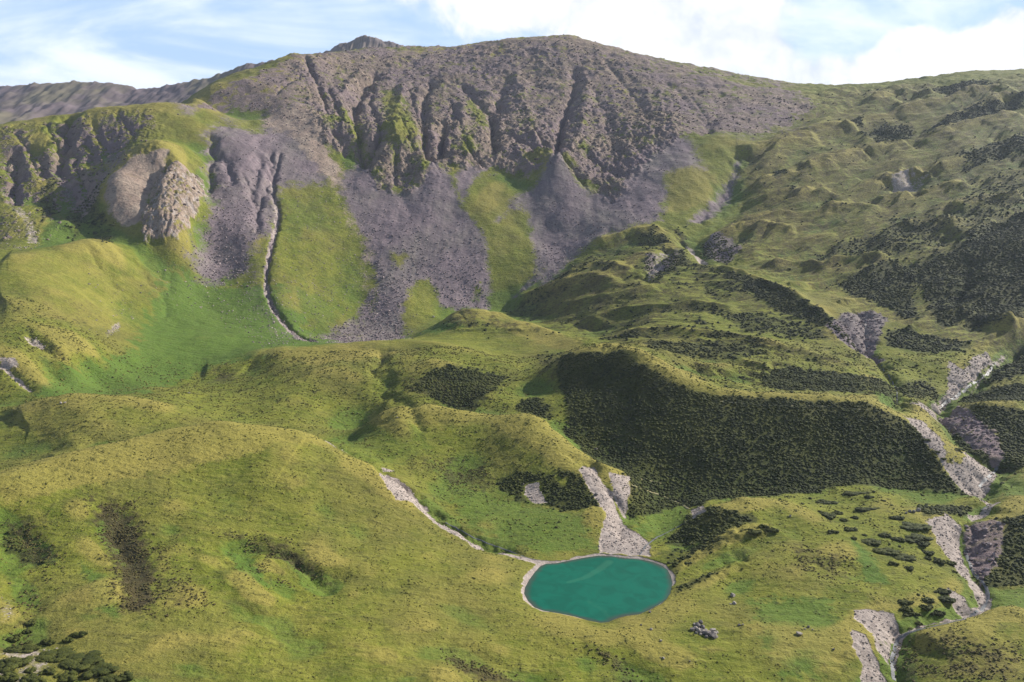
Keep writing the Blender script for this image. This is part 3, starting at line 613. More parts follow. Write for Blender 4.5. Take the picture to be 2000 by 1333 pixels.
# crests dry out, hollows stay green
def blur(A, k):
    for ax in (0, 1):
        c = np.cumsum(np.pad(A, [(k + 1, k) if ax == 0 else (0, 0), (k + 1, k) if ax == 1 else (0, 0)], mode='edge'), axis=ax, dtype=np.float64)
        A = ((c[2*k+1:] - c[:-2*k-1]) if ax == 0 else (c[:, 2*k+1:] - c[:, :-2*k-1])) / (2 * k + 1)
    return A.astype(np.float32)
gx2, gy2 = blur(gx, 16), blur(gy, 16)
lap = np.gradient(gx2, axis=1) / np.gradient(GX, axis=1) + np.gradient(gy2, axis=0) / np.gradient(GY, axis=0)
lap = blur(lap, 10) * 85 * (1 + .7 * far); del gx2, gy2
grassy = (1 - mc)
CH['dry'] = np.maximum(CH['dry'], mh * (.42 + n2 * .5)); CH['heather'] = np.maximum(CH['heather'], sstep(.42, .85, face + n2 * .3) * np.maximum(mh, mm) * .5)  # this heather tint is shade painted on slopes facing away from the sun
CH['rock'] *= 1 - np.clip(-lap * .22 + n1 * .9 + n3 * .3 - .05, 0, .75) * np.maximum(mc * (GY < 1330), ml)
CH['dry'] = np.maximum(CH['dry'], np.clip(-lap * .42, 0, .85) * grassy); CH['lush'] = np.maximum(CH['lush'], np.clip(lap * .33 - .06, 0, .7) * grassy)
paint('shrub', [(1150,555),(1400,570),(1450,600),(1200,640),(1060,640),(900,612),(1000,605)], .35, 8, 8, mode='sub')
for p_ in ([(1500,700),(1560,690),(1600,695),(1560,715),(1440,720)], [(1440,775),(1560,785),(1740,800),(1750,780),(1600,772),(1500,765)], [(1760,640),(1830,650),(1900,660),(1880,645),(1800,630),(1700,610)]):
    paint('shrub', p_, .95, 5, 8, mode='sub')
CH['shrub'] *= (1 - np.clip(CH['gravel'] * 1.2, 0, 1)); CH['shrub'] *= 1 - np.clip(CH['tan'] * 1.5, 0, 1)
DK = lambda pts, v=.9: (paint('shrub', pts, v, 3, 6, mode='sub'), paint('scree', pts, v, 2, 5), paint('rock', pts, .7, 2, 5))
DK([(1885,1015),(1940,1012),(1962,1020),(1955,1070),(1945,1110),(1915,1135),(1892,1090),(1882,1050)]); DK([(1832,805),(1870,800),(1900,812),(1950,860),(1960,900),(1945,905),(1900,868),(1855,835)])
# greener and drier grass, heather
Lx = lambda pts, v=.8, f=25, r=30: paint('lush', pts, v, f, r)
Lx([(100,730),(250,690),(310,560),(300,500),(420,560),(560,560),(620,660),(790,665),(900,610),(1000,605),(860,650),(500,700),(380,735),(300,770),(60,780)], 1.0)
Lx([(640,820),(620,860),(740,910),(860,900),(830,830),(740,800)], .5); Lx([(840,900),(960,960),(1150,1010),(1170,1080),(1060,1095),(900,1030)], .7); Lx([(1230,1020),(1340,1000),(1260,1050)], .8)
Lx([(1460,1170),(1620,1160),(1660,1250),(1600,1330),(1520,1330),(1480,1250)], .75); Lx([(1660,1060),(1700,1080),(1740,1140),(1690,1140)], .9, 12, 12); Lx([(1880,1070),(1900,1160),(1925,1170),(1890,1200),(1860,1140)], .6, 8, 8)
Lx([(430,1060),(490,1085),(530,1150),(480,1140)], .9, 10, 10); Lx([(150,1100),(220,1130),(240,1220),(180,1190)], .8, 18, 15); Lx([(100,420),(150,440),(160,480),(60,490)], .8, 12, 12); Lx([(1400,440),(1500,540),(1660,560),(1800,640),(1900,650),(1780,600),(1540,530)], .5, 10, 12)
Lx([(1700,770),(1750,760),(1750,795),(1690,790)], .9, 8, 8); Lx([(1480,780),(1600,780),(1740,795),(1500,775)], .5, 8, 6); Lx([(1400,340),(1440,300),(1430,360),(1400,410),(1300,400)], .3); Lx([(1950,930),(2050,915),(2050,980),(1960,970)], .7, 8, 8); Lx([(1930,1150),(2050,1150),(2050,1190),(1940,1185)], .7, 8, 8)
Lx([(540,390),(640,380),(660,450),(560,480)], .5); Lx([(540,540),(690,600),(650,660),(570,620)], .6)
Dx = lambda pts, v=.8, f=20, r=25: paint('dry', pts, v, f, r)
Dx([(0,950),(300,868),(600,866),(500,900),(250,940),(0,1000)], .8); Dx([(500,692),(700,680),(780,690),(600,720)], .8); Dx([(720,815),(820,800),(960,830),(860,840)], .7); Dx([(0,820),(130,785),(260,795),(100,870)], .6)
Dx([(900,618),(1080,660),(1200,700),(1300,745),(1280,750),(1100,690)], .7, 8, 8); Dx([(1400,1060),(1560,1050),(1680,1120),(1600,1180),(1480,1130)], .45); Dx([(0,510),(180,490),(260,540),(230,650),(60,620)], .5); Dx([(1900,1250),(2000,1230),(2000,1333),(1800,1333)], .6)
Dx([(500,1180),(900,1150),(1200,1250),(1000,1333),(500,1333)], .4); Dx([(950,360),(1000,350),(960,430),(920,400)], .6, 8, 8); Dx([(1300,330),(1400,340),(1390,400),(1300,420)], .7, 12, 12)
Dx([(1560,250),(1660,215),(1800,200),(1900,250),(1750,330),(1550,340)], .55); Dx([(1500,300),(1900,300),(1900,420),(1460,440)], .45); Dx([(1900,920),(2000,1190),(1950,1210)], .2)
Hx = lambda pts, v=.8, f=14, r=22: paint('heather', pts, v, f, r)
Hx([(185,990),(240,985),(290,1060),(310,1120),(290,1195),(250,1190),(225,1110),(200,1050)], .95); Hx([(290,1050),(360,1120),(420,1190),(320,1200)], .4); Hx([(0,1010),(60,1020),(110,1105),(40,1090)], .7); Hx([(60,1120),(85,1160),(60,1240),(20,1260)], .5)
Hx([(430,1045),(560,1060),(660,1140),(600,1120),(520,1085)], .6, 8, 10); Hx([(480,1100),(540,1110),(560,1140),(500,1130)], .4); Hx([(800,890),(950,910),(960,960),(880,950)], .55); Hx([(1540,1060),(1650,1090),(1660,1135),(1560,1110)], .55); Hx([(400,725),(490,725),(480,760),(400,750)], .5)
Hx([(860,1265),(950,1300),(1060,1333),(940,1333),(880,1300)], .6, 8, 10); Hx([(1120,1258),(1200,1270),(1260,1333),(1220,1330),(1170,1280)], .5, 8, 8); Hx([(40,560),(200,600),(180,700),(80,680)], .35); Hx([(1180,580),(1300,600),(1250,620)], .3)
Hx([(1750,1250),(1850,1240),(1990,1270),(1990,1333),(1750,1333)], .5); Hx([(1030,700),(1120,680),(1110,760),(1060,740)], .5); Hx([(780,740),(1000,740),(920,810),(820,780)], .6)
for c in CH: CH[c] = np.clip(CH[c], 0, 1)
# ------------------------------------------------------------------ materials
def newmat(name):
    m_ = bpy.data.materials.new(name); m_.use_nodes = True
    n_ = NT(m_.node_tree); b_ = m_.node_tree.nodes['Principled BSDF']
    b_.inputs['Roughness'].default_value = .9; b_.inputs['Specular IOR Level'].default_value = .15
    return m_, n_, b_
def ground_material():
    m_, n_, b_ = newmat('alpine_ground')
    A_ = n_.add('ShaderNodeVertexColor', layer_name='cover_a'); B_ = n_.add('ShaderNodeVertexColor', layer_name='cover_b')
    sa = n_.add('ShaderNodeSeparateColor'); sb = n_.add('ShaderNodeSeparateColor'); n_.l.new(A_.outputs[0], sa.inputs[0]); n_.l.new(B_.outputs[0], sb.inputs[0])
    scree, rock, shrub = sa.outputs[0], sa.outputs[1], sa.outputs[2]; gravel = A_.outputs[1]
    lush, dry, heather = sb.outputs[0], sb.outputs[1], sb.outputs[2]; tan = B_.outputs[1]
    g = n_.add('ShaderNodeNewGeometry').outputs['Position']
    big = n_.noise(g, .012, 6, .6); mid = n_.noise(g, .06, 8, .65, .3); fin = n_.noise(g, .45, 5, .65); fin2 = n_.noise(g, 1.3, 3, .6)
    strk = n_.noise(n_.scl(g, (.11, .42, .42), R(8)), 1.0, 8, .7, .5)
    edge = n_.m('MULTIPLY', n_.m('SUBTRACT', n_.m('ADD', n_.m('MULTIPLY', mid, .5), n_.m('MULTIPLY', fin, .5)), .5), 1.6)
    def e(mask, k=1.0, lo=.28, hi=.72): return n_.ss(n_.m('ADD', mask, n_.m('MULTIPLY', edge, n_.m('MULTIPLY', n_.m('MULTIPLY', mask, n_.m('SUBTRACT', 1.15, mask)), 4 * k))), lo, hi)
    # grass
    c = n_.mix(n_.ss(mid, .32, .68), (.098, .124, .013), (.178, .186, .024))
    c = n_.mix(n_.m('MULTIPLY', n_.ss(strk, .44, .66), .75), c, (.250, .245, .044))
    strk2 = n_.noise(n_.scl(g, (.03, .11, .11), R(-12)), 1.0, 8, .7, .8)
    c = n_.mix(n_.m('MULTIPLY', n_.ss(strk2, .52, .64), .6), c, (.085, .095, .020))
    c = n_.mix(n_.m('MULTIPLY', n_.ss(big, .45, .65), .4), c, (.190, .145, .050))
    c = n_.mix(n_.m('MULTIPLY', n_.ss(n_.m('ADD', lush, n_.m('MULTIPLY', edge, .5)), .25, .9), .85), c, (.085, .150, .022))
    c = n_.mix(n_.m('MULTIPLY', n_.ss(n_.m('ADD', dry, n_.m('MULTIPLY', edge, .6)), .2, .9), .75), c, (.290, .240, .058))
    c = n_.mix(n_.m('MULTIPLY', n_.ss(n_.m('ADD', heather, n_.m('MULTIPLY', edge, 1.3)), .25, .8), .9), c, (.062, .046, .024))  # heather brown, also carries the painted shade of the averted ridge sides
    speck = n_.m('MULTIPLY', n_.ss(n_.m('ADD', n_.m('MULTIPLY', fin, .6), n_.m('MULTIPLY', strk, .4)), .53, .60), .55)
    c = n_.mix(speck, c, (.050, .056, .014))
    c = n_.mix(n_.m('MULTIPLY', n_.ss(fin2, .62, .72), .35), c, (.36, .33, .12))
    # shrub understorey
    c = n_.mix(n_.m('MULTIPLY', e(shrub, 1.3, .15, .85), .8), c, (.040, .046, .012))
    # scree
    vor = n_.add('ShaderNodeTexVoronoi'); n_.put(vor.inputs['Vector'], g); vor.inputs['Scale'].default_value = .42
    vs = n_.add('ShaderNodeSeparateColor'); n_.l.new(vor.outputs['Color'], vs.inputs[0])
    sc_ = n_.mix(n_.ss(mid, .3, .7), (.172, .132, .145), (.245, .188, .194))
    sc_ = n_.mix(n_.ss(big, .4, .62), sc_, (.195, .165, .150))
    sc_ = n_.mix(n_.m('MULTIPLY', n_.ss(vs.outputs[0], .7, .98), .22), sc_, (.060, .055, .070))
    sc_ = n_.mix(n_.m('MULTIPLY', n_.ss(vs.outputs[1], .85, .98), .22), sc_, (.36, .33, .31))
    run = n_.noise(n_.scl(g, (.15, .010, .010), R(4)), 1.0, 6, .6, .3)
    sc_ = n_.mix(n_.m('MULTIPLY', n_.ss(run, .42, .58), .6), sc_, (.135, .108, .118))
    c = n_.mix(e(scree, 1.5, .2, .8), c, sc_)
    # rock
    rk = n_.mix(n_.ss(mid, .35, .65), (.170, .122, .108), (.290, .216, .178))
    rk = n_.mix(n_.ss(big, .40, .60), rk, (.210, .152, .164))
    rk = n_.mix(n_.m('MULTIPLY', n_.ss(strk2, .50, .64), .45), rk, (.140, .125, .045))
    rk = n_.mix(n_.m('MULTIPLY', n_.ss(fin, .52, .72), .7), rk, (.30, .25, .21))
    rk = n_.mix(n_.m('MULTIPLY', n_.ss(fin2, .58, .7), .5), rk, (.045, .040, .048))
    c = n_.mix(n_.m('MULTIPLY', e(rock, 1.3), .93), c, rk)
    tn = n_.mix(n_.ss(mid, .3, .7), (.27, .195, .155), (.36, .28, .215)); tn = n_.mix(n_.m('MULTIPLY', n_.ss(vs.outputs[0], .75, .95), .5), tn, (.10, .08, .07))
    c = n_.mix(e(tan), c, tn)
    gv = n_.mix(n_.ss(fin, .3, .7), (.27, .222, .195), (.42, .352, .308)); gv = n_.mix(n_.m('MULTIPLY', n_.ss(fin2, .52, .64), .65), gv, (.15, .125, .115))
    c = n_.mix(e(gravel, 1.6, .25, .75), c, gv)
    n_.put(b_.inputs['Base Color'], c)
    rough = n_.m('ADD', n_.m('MULTIPLY', fin, 1.0), n_.m('MULTIPLY', fin2, .35))
    rough = n_.m('ADD', rough, n_.m('MULTIPLY', strk, 1.2))
    rockm = n_.m('MAXIMUM', n_.m('MAXIMUM', rock, scree), n_.m('MAXIMUM', gravel, tan))
    amp = n_.m('ADD', .75, n_.m('SUBTRACT', n_.m('MULTIPLY', rock, 1.0), n_.m('ADD', n_.m('MULTIPLY', scree, .35), n_.m('MULTIPLY', gravel, .4))))
    bp = n_.add('ShaderNodeBump'); bp.inputs['Distance'].default_value = 1.0; bp.inputs['Strength'].default_value = 1.0
    n_.put(bp.inputs['Height'], n_.m('MULTIPLY', rough, amp)); n_.l.new(bp.outputs[0], b_.inputs['Normal'])
    return m_
MG = ground_material()
def simple(name, c1_, c2_, scale=.8, rough=.9, spec=.15, bump=.0):
    m_, n_, b_ = newmat(name); g = n_.add('ShaderNodeNewGeometry').outputs['Position']
    f = n_.ss(n_.noise(g, scale, 6, .65), .3, .7)
    n_.put(b_.inputs['Base Color'], n_.mix(f, c1_, c2_)); b_.inputs['Roughness'].default_value = rough; b_.inputs['Specular IOR Level'].default_value = spec
    if bump:
        bp = n_.add('ShaderNodeBump'); bp.inputs['Distance'].default_value = bump; n_.put(bp.inputs['Height'], n_.noise(g, scale * 6, 5, .6)); n_.l.new(bp.outputs[0], b_.inputs['Normal'])
    return m_

def mesh_np(name, V, F, mat, smooth=True):
    """V (n,3), F (m,k) -> one mesh object"""
    me = bpy.data.meshes.new(name); k = F.shape[1]
    me.vertices.add(len(V)); me.vertices.foreach_set('co', np.ascontiguousarray(V, np.float32).ravel())
    me.loops.add(F.size); me.loops.foreach_set('vertex_index', np.ascontiguousarray(F, np.int32).ravel())
    me.polygons.add(len(F)); me.polygons.foreach_set('loop_start', np.arange(0, F.size, k, dtype=np.int32)); me.polygons.foreach_set('loop_total', np.full(len(F), k, np.int32))
    me.polygons.foreach_set('use_smooth', np.full(len(F), smooth)); me.materials.append(mat); me.update(calc_edges=True)
    o = bpy.data.objects.new(name, me); COL.objects.link(o); return o
def structure(o): o['kind'] = 'structure'; return o
def tag(o, label, cat, group=None, kind=None):
    o['label'] = label; o['category'] = cat
    if group: o['group'] = group
    if kind: o['kind'] = kind
    return o

# ------------------------------------------------------------------ ground meshes: near hills and the mountain are one surface in two objects
idx = np.arange(NX * NY, dtype=np.int64).reshape(NY, NX)
quads = np.stack([idx[:-1, :-1], idx[:-1, 1:], idx[1:, 1:], idx[1:, :-1]], -1).reshape(-1, 4)
# foot line of the mountain: distance as a function of bearing
ft = np.array([-1.1, -.75, -.62, -.5, -.42, -.3, -.2, -.1, 0, .08, .16, .24, .3, .36, .44, .5, 1.1])
fd = np.array([760, 760, 760, 740, 700, 700, 700, 715, 790, 830, 880, 905, 960, 1080, 1250, 1330, 1400.])
mtn = (GY > np.interp(GT, ft, fd))
qm = mtn[:-1, :-1].reshape(-1)
V = np.stack([GX, GY, H], -1).reshape(-1, 3)
ca = np.stack([CH['scree'], CH['rock'], CH['shrub'], CH['gravel']], -1).reshape(-1, 4)
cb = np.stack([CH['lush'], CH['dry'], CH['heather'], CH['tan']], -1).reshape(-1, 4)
for nm, sel in (('hills', ~qm), ('mountain', qm)):
    q = quads[sel]; used = np.zeros(len(V), bool); used[q.ravel()] = True
    new = np.cumsum(used) - 1
    o = mesh_np(nm, V[used], new[q], MG); structure(o)
    for an, arr in (('cover_a', ca), ('cover_b', cb)):
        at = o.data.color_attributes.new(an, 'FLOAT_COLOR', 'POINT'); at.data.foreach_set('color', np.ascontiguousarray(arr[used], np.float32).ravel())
del V, ca, cb, quads, q

# ------------------------------------------------------------------ distant ridge behind
def distant(name, prof, D, depth, col1, col2, foot):
    """prof: skyline (u, v); a broad ridge running across at distance D, falling towards the viewer and behind"""
    nx, ny = 520, 90
    us = np.linspace(prof[0][0], prof[-1][0], nx); vs = np.interp(us, [p[0] for p in prof], [p[1] for p in prof])
    s = v2s(vs); t = u2t(us, s)
    Y = D + np.linspace(-depth, depth * .6, ny)[:, None]
    fall = np.where(Y < D, (D - Y) / depth, (Y - D) / depth * 1.2)
    X_ = (t * D)[None, :] * np.ones_like(Y)
    top = (s * D)[None, :]
    Z_ = top - (top - foot) * fall ** .92
    w = fbm(X_ / 300, Y / 300, 3) * 22
    Z_ = Z_ + np.minimum(fall * 3, 1) * (ridged((X_ + w) / 120, Y / 300, 4) * 24) - np.minimum(fall * 3, 1) * 9 + fbm(X_ / 28, Y / 28, 4, .65) * 9
    V_ = np.stack([X_, Y * np.ones_like(X_), Z_], -1).reshape(-1, 3)
    i = np.arange(nx * ny).reshape(ny, nx); q_ = np.stack([i[:-1, :-1], i[:-1, 1:], i[1:, 1:], i[1:, :-1]], -1).reshape(-1, 4)
    m_, n_, b_ = newmat(name + '_rock'); g = n_.add('ShaderNodeNewGeometry').outputs['Position']
    f = n_.ss(n_.noise(g, .006, 7, .6, .5), .38, .62); f2 = n_.ss(n_.noise(n_.scl(g, (.03, .03, .03)), 1.0, 7, .65), .35, .65)
    n_.put(b_.inputs['Base Color'], n_.mix(f, n_.mix(f2, col1, tuple(c * .6 for c in col1)), col2))
    return structure(mesh_np(name, V_, q_, m_))
distant('distant_ridge', [(-500,210),(-300,190),(-100,172),(0,168),(60,162),(130,157),(200,159),(235,162),(270,172),(300,171),(350,160),(400,150),(440,140),(480,122),(520,118),(560,114),(600,108),(640,110),(760,140)], 2150, 700, (.17,.13,.135), (.15,.13,.085), 130)
distant('far_peak', [(560,150),(600,112),(640,96),(675,80),(700,72),(715,67),(735,71),(755,79),(785,83),(800,92),(825,101),(860,115),(900,140)], 2250, 420, (.17,.14,.145), (.2,.16,.12), 330)

# ------------------------------------------------------------------ lake
def lake():
    n = len(LAKE); c = LAKE.mean(0); K_ = 26
    # smooth outline
    P2 = []
    for i in range(n):
        p0, p1, p2, p3 = LAKE[i-1], LAKE[i], LAKE[(i+1) % n], LAKE[(i+2) % n]
        for k in range(4):
            t = k / 4; P2.append(.5 * ((2*p1) + (-p0+p2)*t + (2*p0-5*p1+4*p2-p3)*t*t + (-p0+3*p1-3*p2+p3)*t**3))
    P2 = np.array(P2); N = len(P2); rr = np.linspace(0, 1.03, K_)[1:]
    V_ = [np.array([[c[0], c[1], LAKE_Z]])] + [np.column_stack([c + (P2 - c) * r, np.full(N, LAKE_Z)]) for r in rr]
    V_ = np.concatenate(V_); F_ = []
    for k in range(len(rr) - 1):
        for i in range(N):
            j = (i + 1) % N; F_.append((1 + k*N + i, 1 + k*N + j, 1 + (k+1)*N + j, 1 + (k+1)*N + i))
    for i in range(N): F_.append((0, 1 + i, 1 + (i + 1) % N, 1 + (i + 1) % N))
    F3 = np.array([(0, 1 + i, 1 + (i + 1) % N) for i in range(N)])
    m_, n_, b_ = newmat('milky_turquoise_water'); g = n_.add('ShaderNodeNewGeometry').outputs['Position']
    A_ = n_.add('ShaderNodeAttribute', attribute_name='shore').outputs['Fac']
    dn = n_.noise(g, .12, 4, .5, 1.0)
    body = n_.mix(n_.ss(dn, .35, .65), (.001, .090, .056), (.002, .112, .070))
    pl = n_.add('ShaderNodeAttribute', attribute_name='plume').outputs['Fac']
    body = n_.mix(n_.m('MULTIPLY', n_.ss(n_.m('ADD', pl, n_.m('MULTIPLY', n_.m('SUBTRACT', n_.noise(g, .5, 4, .6), .5), .5)), .25, .8), .14), body, (.10, .26, .15))
    sh = n_.ss(n_.m('ADD', A_, n_.m('MULTIPLY', n_.m('SUBTRACT', dn, .5), 3.0)), -.3, 3.2)
    col = n_.mix(sh, (.050, .062, .048), body)
    n_.put(b_.inputs['Base Color'], col); b_.inputs['Roughness'].default_value = .22; b_.inputs['Specular IOR Level'].default_value = .07
    bp = n_.add('ShaderNodeBump'); bp.inputs['Distance'].default_value = .02; bp.inputs['Strength'].default_value = .5; n_.put(bp.inputs['Height'], n_.noise(g, 1.6, 4, .6)); n_.l.new(bp.outputs[0], b_.inputs['Normal'])
    me = bpy.data.meshes.new('lake'); me.from_pydata(V_.tolist(), [], [tuple(map(int, f)) for f in F_[:-N]] + [tuple(map(int, f)) for f in F3]); me.materials.append(m_)
    d, _, ins = dist_poly(V_[:, 0], V_[:, 1], LAKE, True)
    a = me.attributes.new('shore', 'FLOAT', 'POINT'); a.data.foreach_set('value', np.where(ins, d, 0).astype(np.float32))
    pw = np.array([onplane(1190, 1098), onplane(1170, 1113), onplane(1148, 1126), onplane(1135, 1131), onplane(1110, 1138)])
    d2, par, _ = dist_poly(V_[:, 0], V_[:, 1], pw, False)
    pw2 = np.array([onplane(1150, 1175), onplane(1175, 1190), onplane(1188, 1205)]); d3, _, _ = dist_poly(V_[:, 0], V_[:, 1], pw2, False)
    a = me.attributes.new('plume', 'FLOAT', 'POINT'); a.data.foreach_set('value', np.maximum(np.exp(-(d2 / (2.2 - 1.2 * par)) ** 2), .5 * np.exp(-(d3 / 2.0) ** 2)).astype(np.float32))
    o = bpy.data.objects.new('lake', me); COL.objects.link(o); structure(o)
lake()

# ------------------------------------------------------------------ heights on the finished ground
def ground_z(x, y):
    x = np.atleast_1d(np.asarray(x, float)); y = np.atleast_1d(np.asarray(y, float))
    a = (x / y - tt[0]) / (tt[1] - tt[0]); i = np.clip(a.astype(int), 0, NX - 2); fa = a - i
    l = np.log(y); j = np.clip(np.searchsorted(RL, l) - 1, 0, NY - 2); fb = (l - RL[j]) / (RL[j+1] - RL[j])
    return (H[j, i] * (1-fa) + H[j, i+1] * fa) * (1-fb) + (H[j+1, i] * (1-fa) + H[j+1, i+1] * fa) * fb
HS = H / GY; VISM = HS >= np.maximum.accumulate(HS, axis=0) - .012
SEE = VISM & (np.abs(GT) < .95)
def ray_fine(u, v, ymin=0):
    s = float(v2s(v)); t = float(u2t(u, s)); i = int(round((t - tt[0]) / (tt[1] - tt[0]))); i = min(max(i, 0), NX - 1)
    ok = (HS[:, i] >= s) & (GY[:, i] > max(ymin, 130)); j = int(np.argmax(ok)) if ok.any() else NY - 40
    y = float(GY[j, i]); x = t * y; return x, y, float(ground_z(x, y)[0])
# cell areas for even scattering
dYc = np.gradient(GY[:, 0]); dXc = np.gradient(GX, axis=1)
def scatter(weight, count, jit=1.0):
    """random ground points, density proportional to weight per square metre"""
    p = (weight * SEE * dYc[:, None] * dXc).astype(np.float64); p = p.ravel(); tot = p.sum()
    if tot <= 0: return np.zeros((0, 3)), tot
    c = np.cumsum(p) / tot; k = np.searchsorted(c, rng.random(count)); k = np.minimum(k, p.size - 1); j, i = np.divmod(k, NX)
    y = GY[j, i] + (rng.random(count) - .5) * dYc[j] * jit; x = GX[j, i] + (rng.random(count) - .5) * (tt[1] - tt[0]) * GY[j, i] * jit
    return np.stack([x, y, ground_z(x, y)], -1), tot
import bmesh
def ico(sub, seed, flat=.7, rough=.22, freq=1.6, ang=False):
    bm = bmesh.new(); bmesh.ops.create_icosphere(bm, subdivisions=sub, radius=1)
    r_ = np.random.default_rng(seed); V_ = np.array([v.co[:] for v in bm.verts]); F_ = np.array([[v.index for v in f.verts] for f in bm.faces]); bm.free()
    if ang:      # angular rock: clip by random planes
        for _ in range(9):
            nrm = r_.normal(size=3); nrm /= np.linalg.norm(nrm); d = r_.uniform(.55, .85); q = V_ @ nrm; V_ = V_ - np.clip(q - d, 0, None)[:, None] * nrm
    V_ = V_ * (1 + r_.normal(size=(len(V_), 1)) * rough); V_[:, 2] *= flat
    return V_, F_
def tile(templates, pos, scale, name, mat, smooth, sink=.2, stretch=.25):
    """many small pieces scattered over the ground, merged into one surface (uncountable cover)"""
    allV, allF, off = [], [], 0; n_ = len(pos); which = rng.integers(0, len(templates), n_)
    for w_, (TV, TF) in enumerate(templates):
        k = np.where(which == w_)[0]
        if len(k) == 0: continue
        a = rng.uniform(0, 2 * np.pi, len(k)); c, s = np.cos(a), np.sin(a); sc = scale[k][:, None] * (1 + rng.uniform(-stretch, stretch, (len(k), 3)))
        v = TV[None] * sc[:, None, :]; X_ = v[..., 0] * c[:, None] - v[..., 1] * s[:, None]; Y_ = v[..., 0] * s[:, None] + v[..., 1] * c[:, None]
        Z_ = v[..., 2] + (pos[k, 2] - sink * 0 + scale[k] * (.5 - sink))[:, None]
        V_ = np.stack([X_ + pos[k, 0][:, None], Y_ + pos[k, 1][:, None], Z_], -1).reshape(-1, 3)
        F_ = (TF[None] + (np.arange(len(k)) * len(TV))[:, None, None]).reshape(-1, 3) + off
        allV.append(V_); allF.append(F_); off += len(V_)
    return mesh_np(name, np.concatenate(allV), np.concatenate(allF), mat, smooth)

def leafmat(name, a, b, dk):
    m_, n_, b_ = newmat(name); g = n_.add('ShaderNodeNewGeometry').outputs['Position']
    isl = n_.add('ShaderNodeNewGeometry').outputs['Random Per Island']
    c = n_.mix(n_.m('ADD', n_.m('MULTIPLY', n_.ss(n_.noise(g, .035, 5, .6), .42, .62), .55), n_.m('MULTIPLY', isl, .45)), a, b); c = n_.mix(n_.m('MULTIPLY', n_.ss(n_.noise(g, 2.6, 4, .7), .45, .62), .6), c, dk)
    n_.put(b_.inputs['Base Color'], c); b_.inputs['Roughness'].default_value = .75
    bp = n_.add('ShaderNodeBump'); bp.inputs['Distance'].default_value = .35; n_.put(bp.inputs['Height'], n_.noise(g, 4.0, 4, .7)); n_.l.new(bp.outputs[0], b_.inputs['Normal'])
    return m_
MLEAF = leafmat('rhododendron_leaves', (.026, .038, .008), (.100, .108, .020), (.011, .015, .005))
MLEAF2 = leafmat('rhododendron_leaves_dark', (.026, .036, .010), (.090, .095, .020), (.012, .016, .006))
bushes = [ico(2, 10 + i, .55, .16) for i in range(5)]; small_bushes = [ico(1, 30 + i, .6, .22) for i in range(6)]
shrubw = CH['shrub'] * sstep(.2, .9, CH['shrub'] + n2 * .55) * (.55 + .45 * sstep(-.4, .2, n2))
# extra loose bushes around the thickets
loose = np.zeros(H.shape, np.float32)
for p_ in ([(860,640),(1180,660),(1760,700),(1760,790),(1400,770),(1200,690)], [(1080,960),(1170,1000),(1165,1050),(1060,1020)], [(1740,1160),(1870,1150),(1900,1200),(1760,1215)], [(1770,830),(1860,850),(1900,930),(1830,900)],
           [(1500,960),(1860,970),(1830,1060),(1680,1080),(1540,1010)], [(1780,690),(1850,780),(1750,780),(1720,720)], [(1940,925),(2050,920),(2050,970),(1950,965)], [(1130,905),(1240,930),(1240,1050),(1190,1040)], [(1270,1010),(1230,1010),(1330,1000)]):
    sl, q = region(p_, 20, 14); loose[sl] = np.maximum(loose[sl], q * .05 * sstep(.1, .4, n2[sl] + .1))
loose *= (1 - CH['gravel'] * .8) * (LSD > 4)
nearw = (shrubw + loose) * (GY < 500); farw = (shrubw + loose * .7) * (GY >= 500)
pos, tot = scatter(nearw, 25000); print('near shrub area', tot)
o = tile(bushes[:3] + small_bushes, pos, rng.uniform(.4, 1.0, len(pos)) ** 1.2 * .92 * (.6 + pos[:, 1] / 900), 'rhododendron_thicket', MLEAF, True, .15)
tag(o, 'dense dark green rhododendron scrub covering the shaded slope behind the lake and the stream banks', 'shrubs', kind='stuff')
pos, tot = scatter(farw, 22000); print('far shrub area', tot)
o = tile(small_bushes, pos, rng.uniform(.6, 1.5, len(pos)) * (.75 + pos[:, 1] / 2600), 'hillside_scrub', MLEAF2, True, .15)
tag(o, 'dark low scrub in streaks and patches over the hummocky hillside on the right', 'shrubs', kind='stuff')
# heather and coarse tussocks
MT = leafmat('tussock_grass', (.095, .102, .020), (.21, .19, .042), (.055, .055, .016)); MH = leafmat('heather_clumps', (.085, .070, .026), (.14, .118, .036), (.045, .038, .016))
tuft = [ico(1, 60 + i, .5, .3) for i in range(5)]
pos, _ = scatter(CH['heather'] * sstep(-.4, .3, n2) * (GY < 500), 9000)
o = tile(tuft, pos, rng.uniform(.15, .42, len(pos)), 'heather_clumps', MH, True, .2)
tag(o, 'brown heather clumps growing in dark patches on the near hillside', 'heather', kind='stuff')
pos, _ = scatter((.15 + .85 * sstep(-.1, .35, n2)) * (1 - CH['gravel']) * (1 - CH['shrub']) * (LSD > 3) * (GY < 560) * (1 - .6 * CH['lush']), 42000)
o = tile(tuft, pos, rng.uniform(.14, .42, len(pos)) * (pos[:, 1] / 300), 'grass_tussocks', MT, True, .25)
tag(o, 'rough yellow green grass tussocks scattered over the near hills', 'grass', kind='stuff')

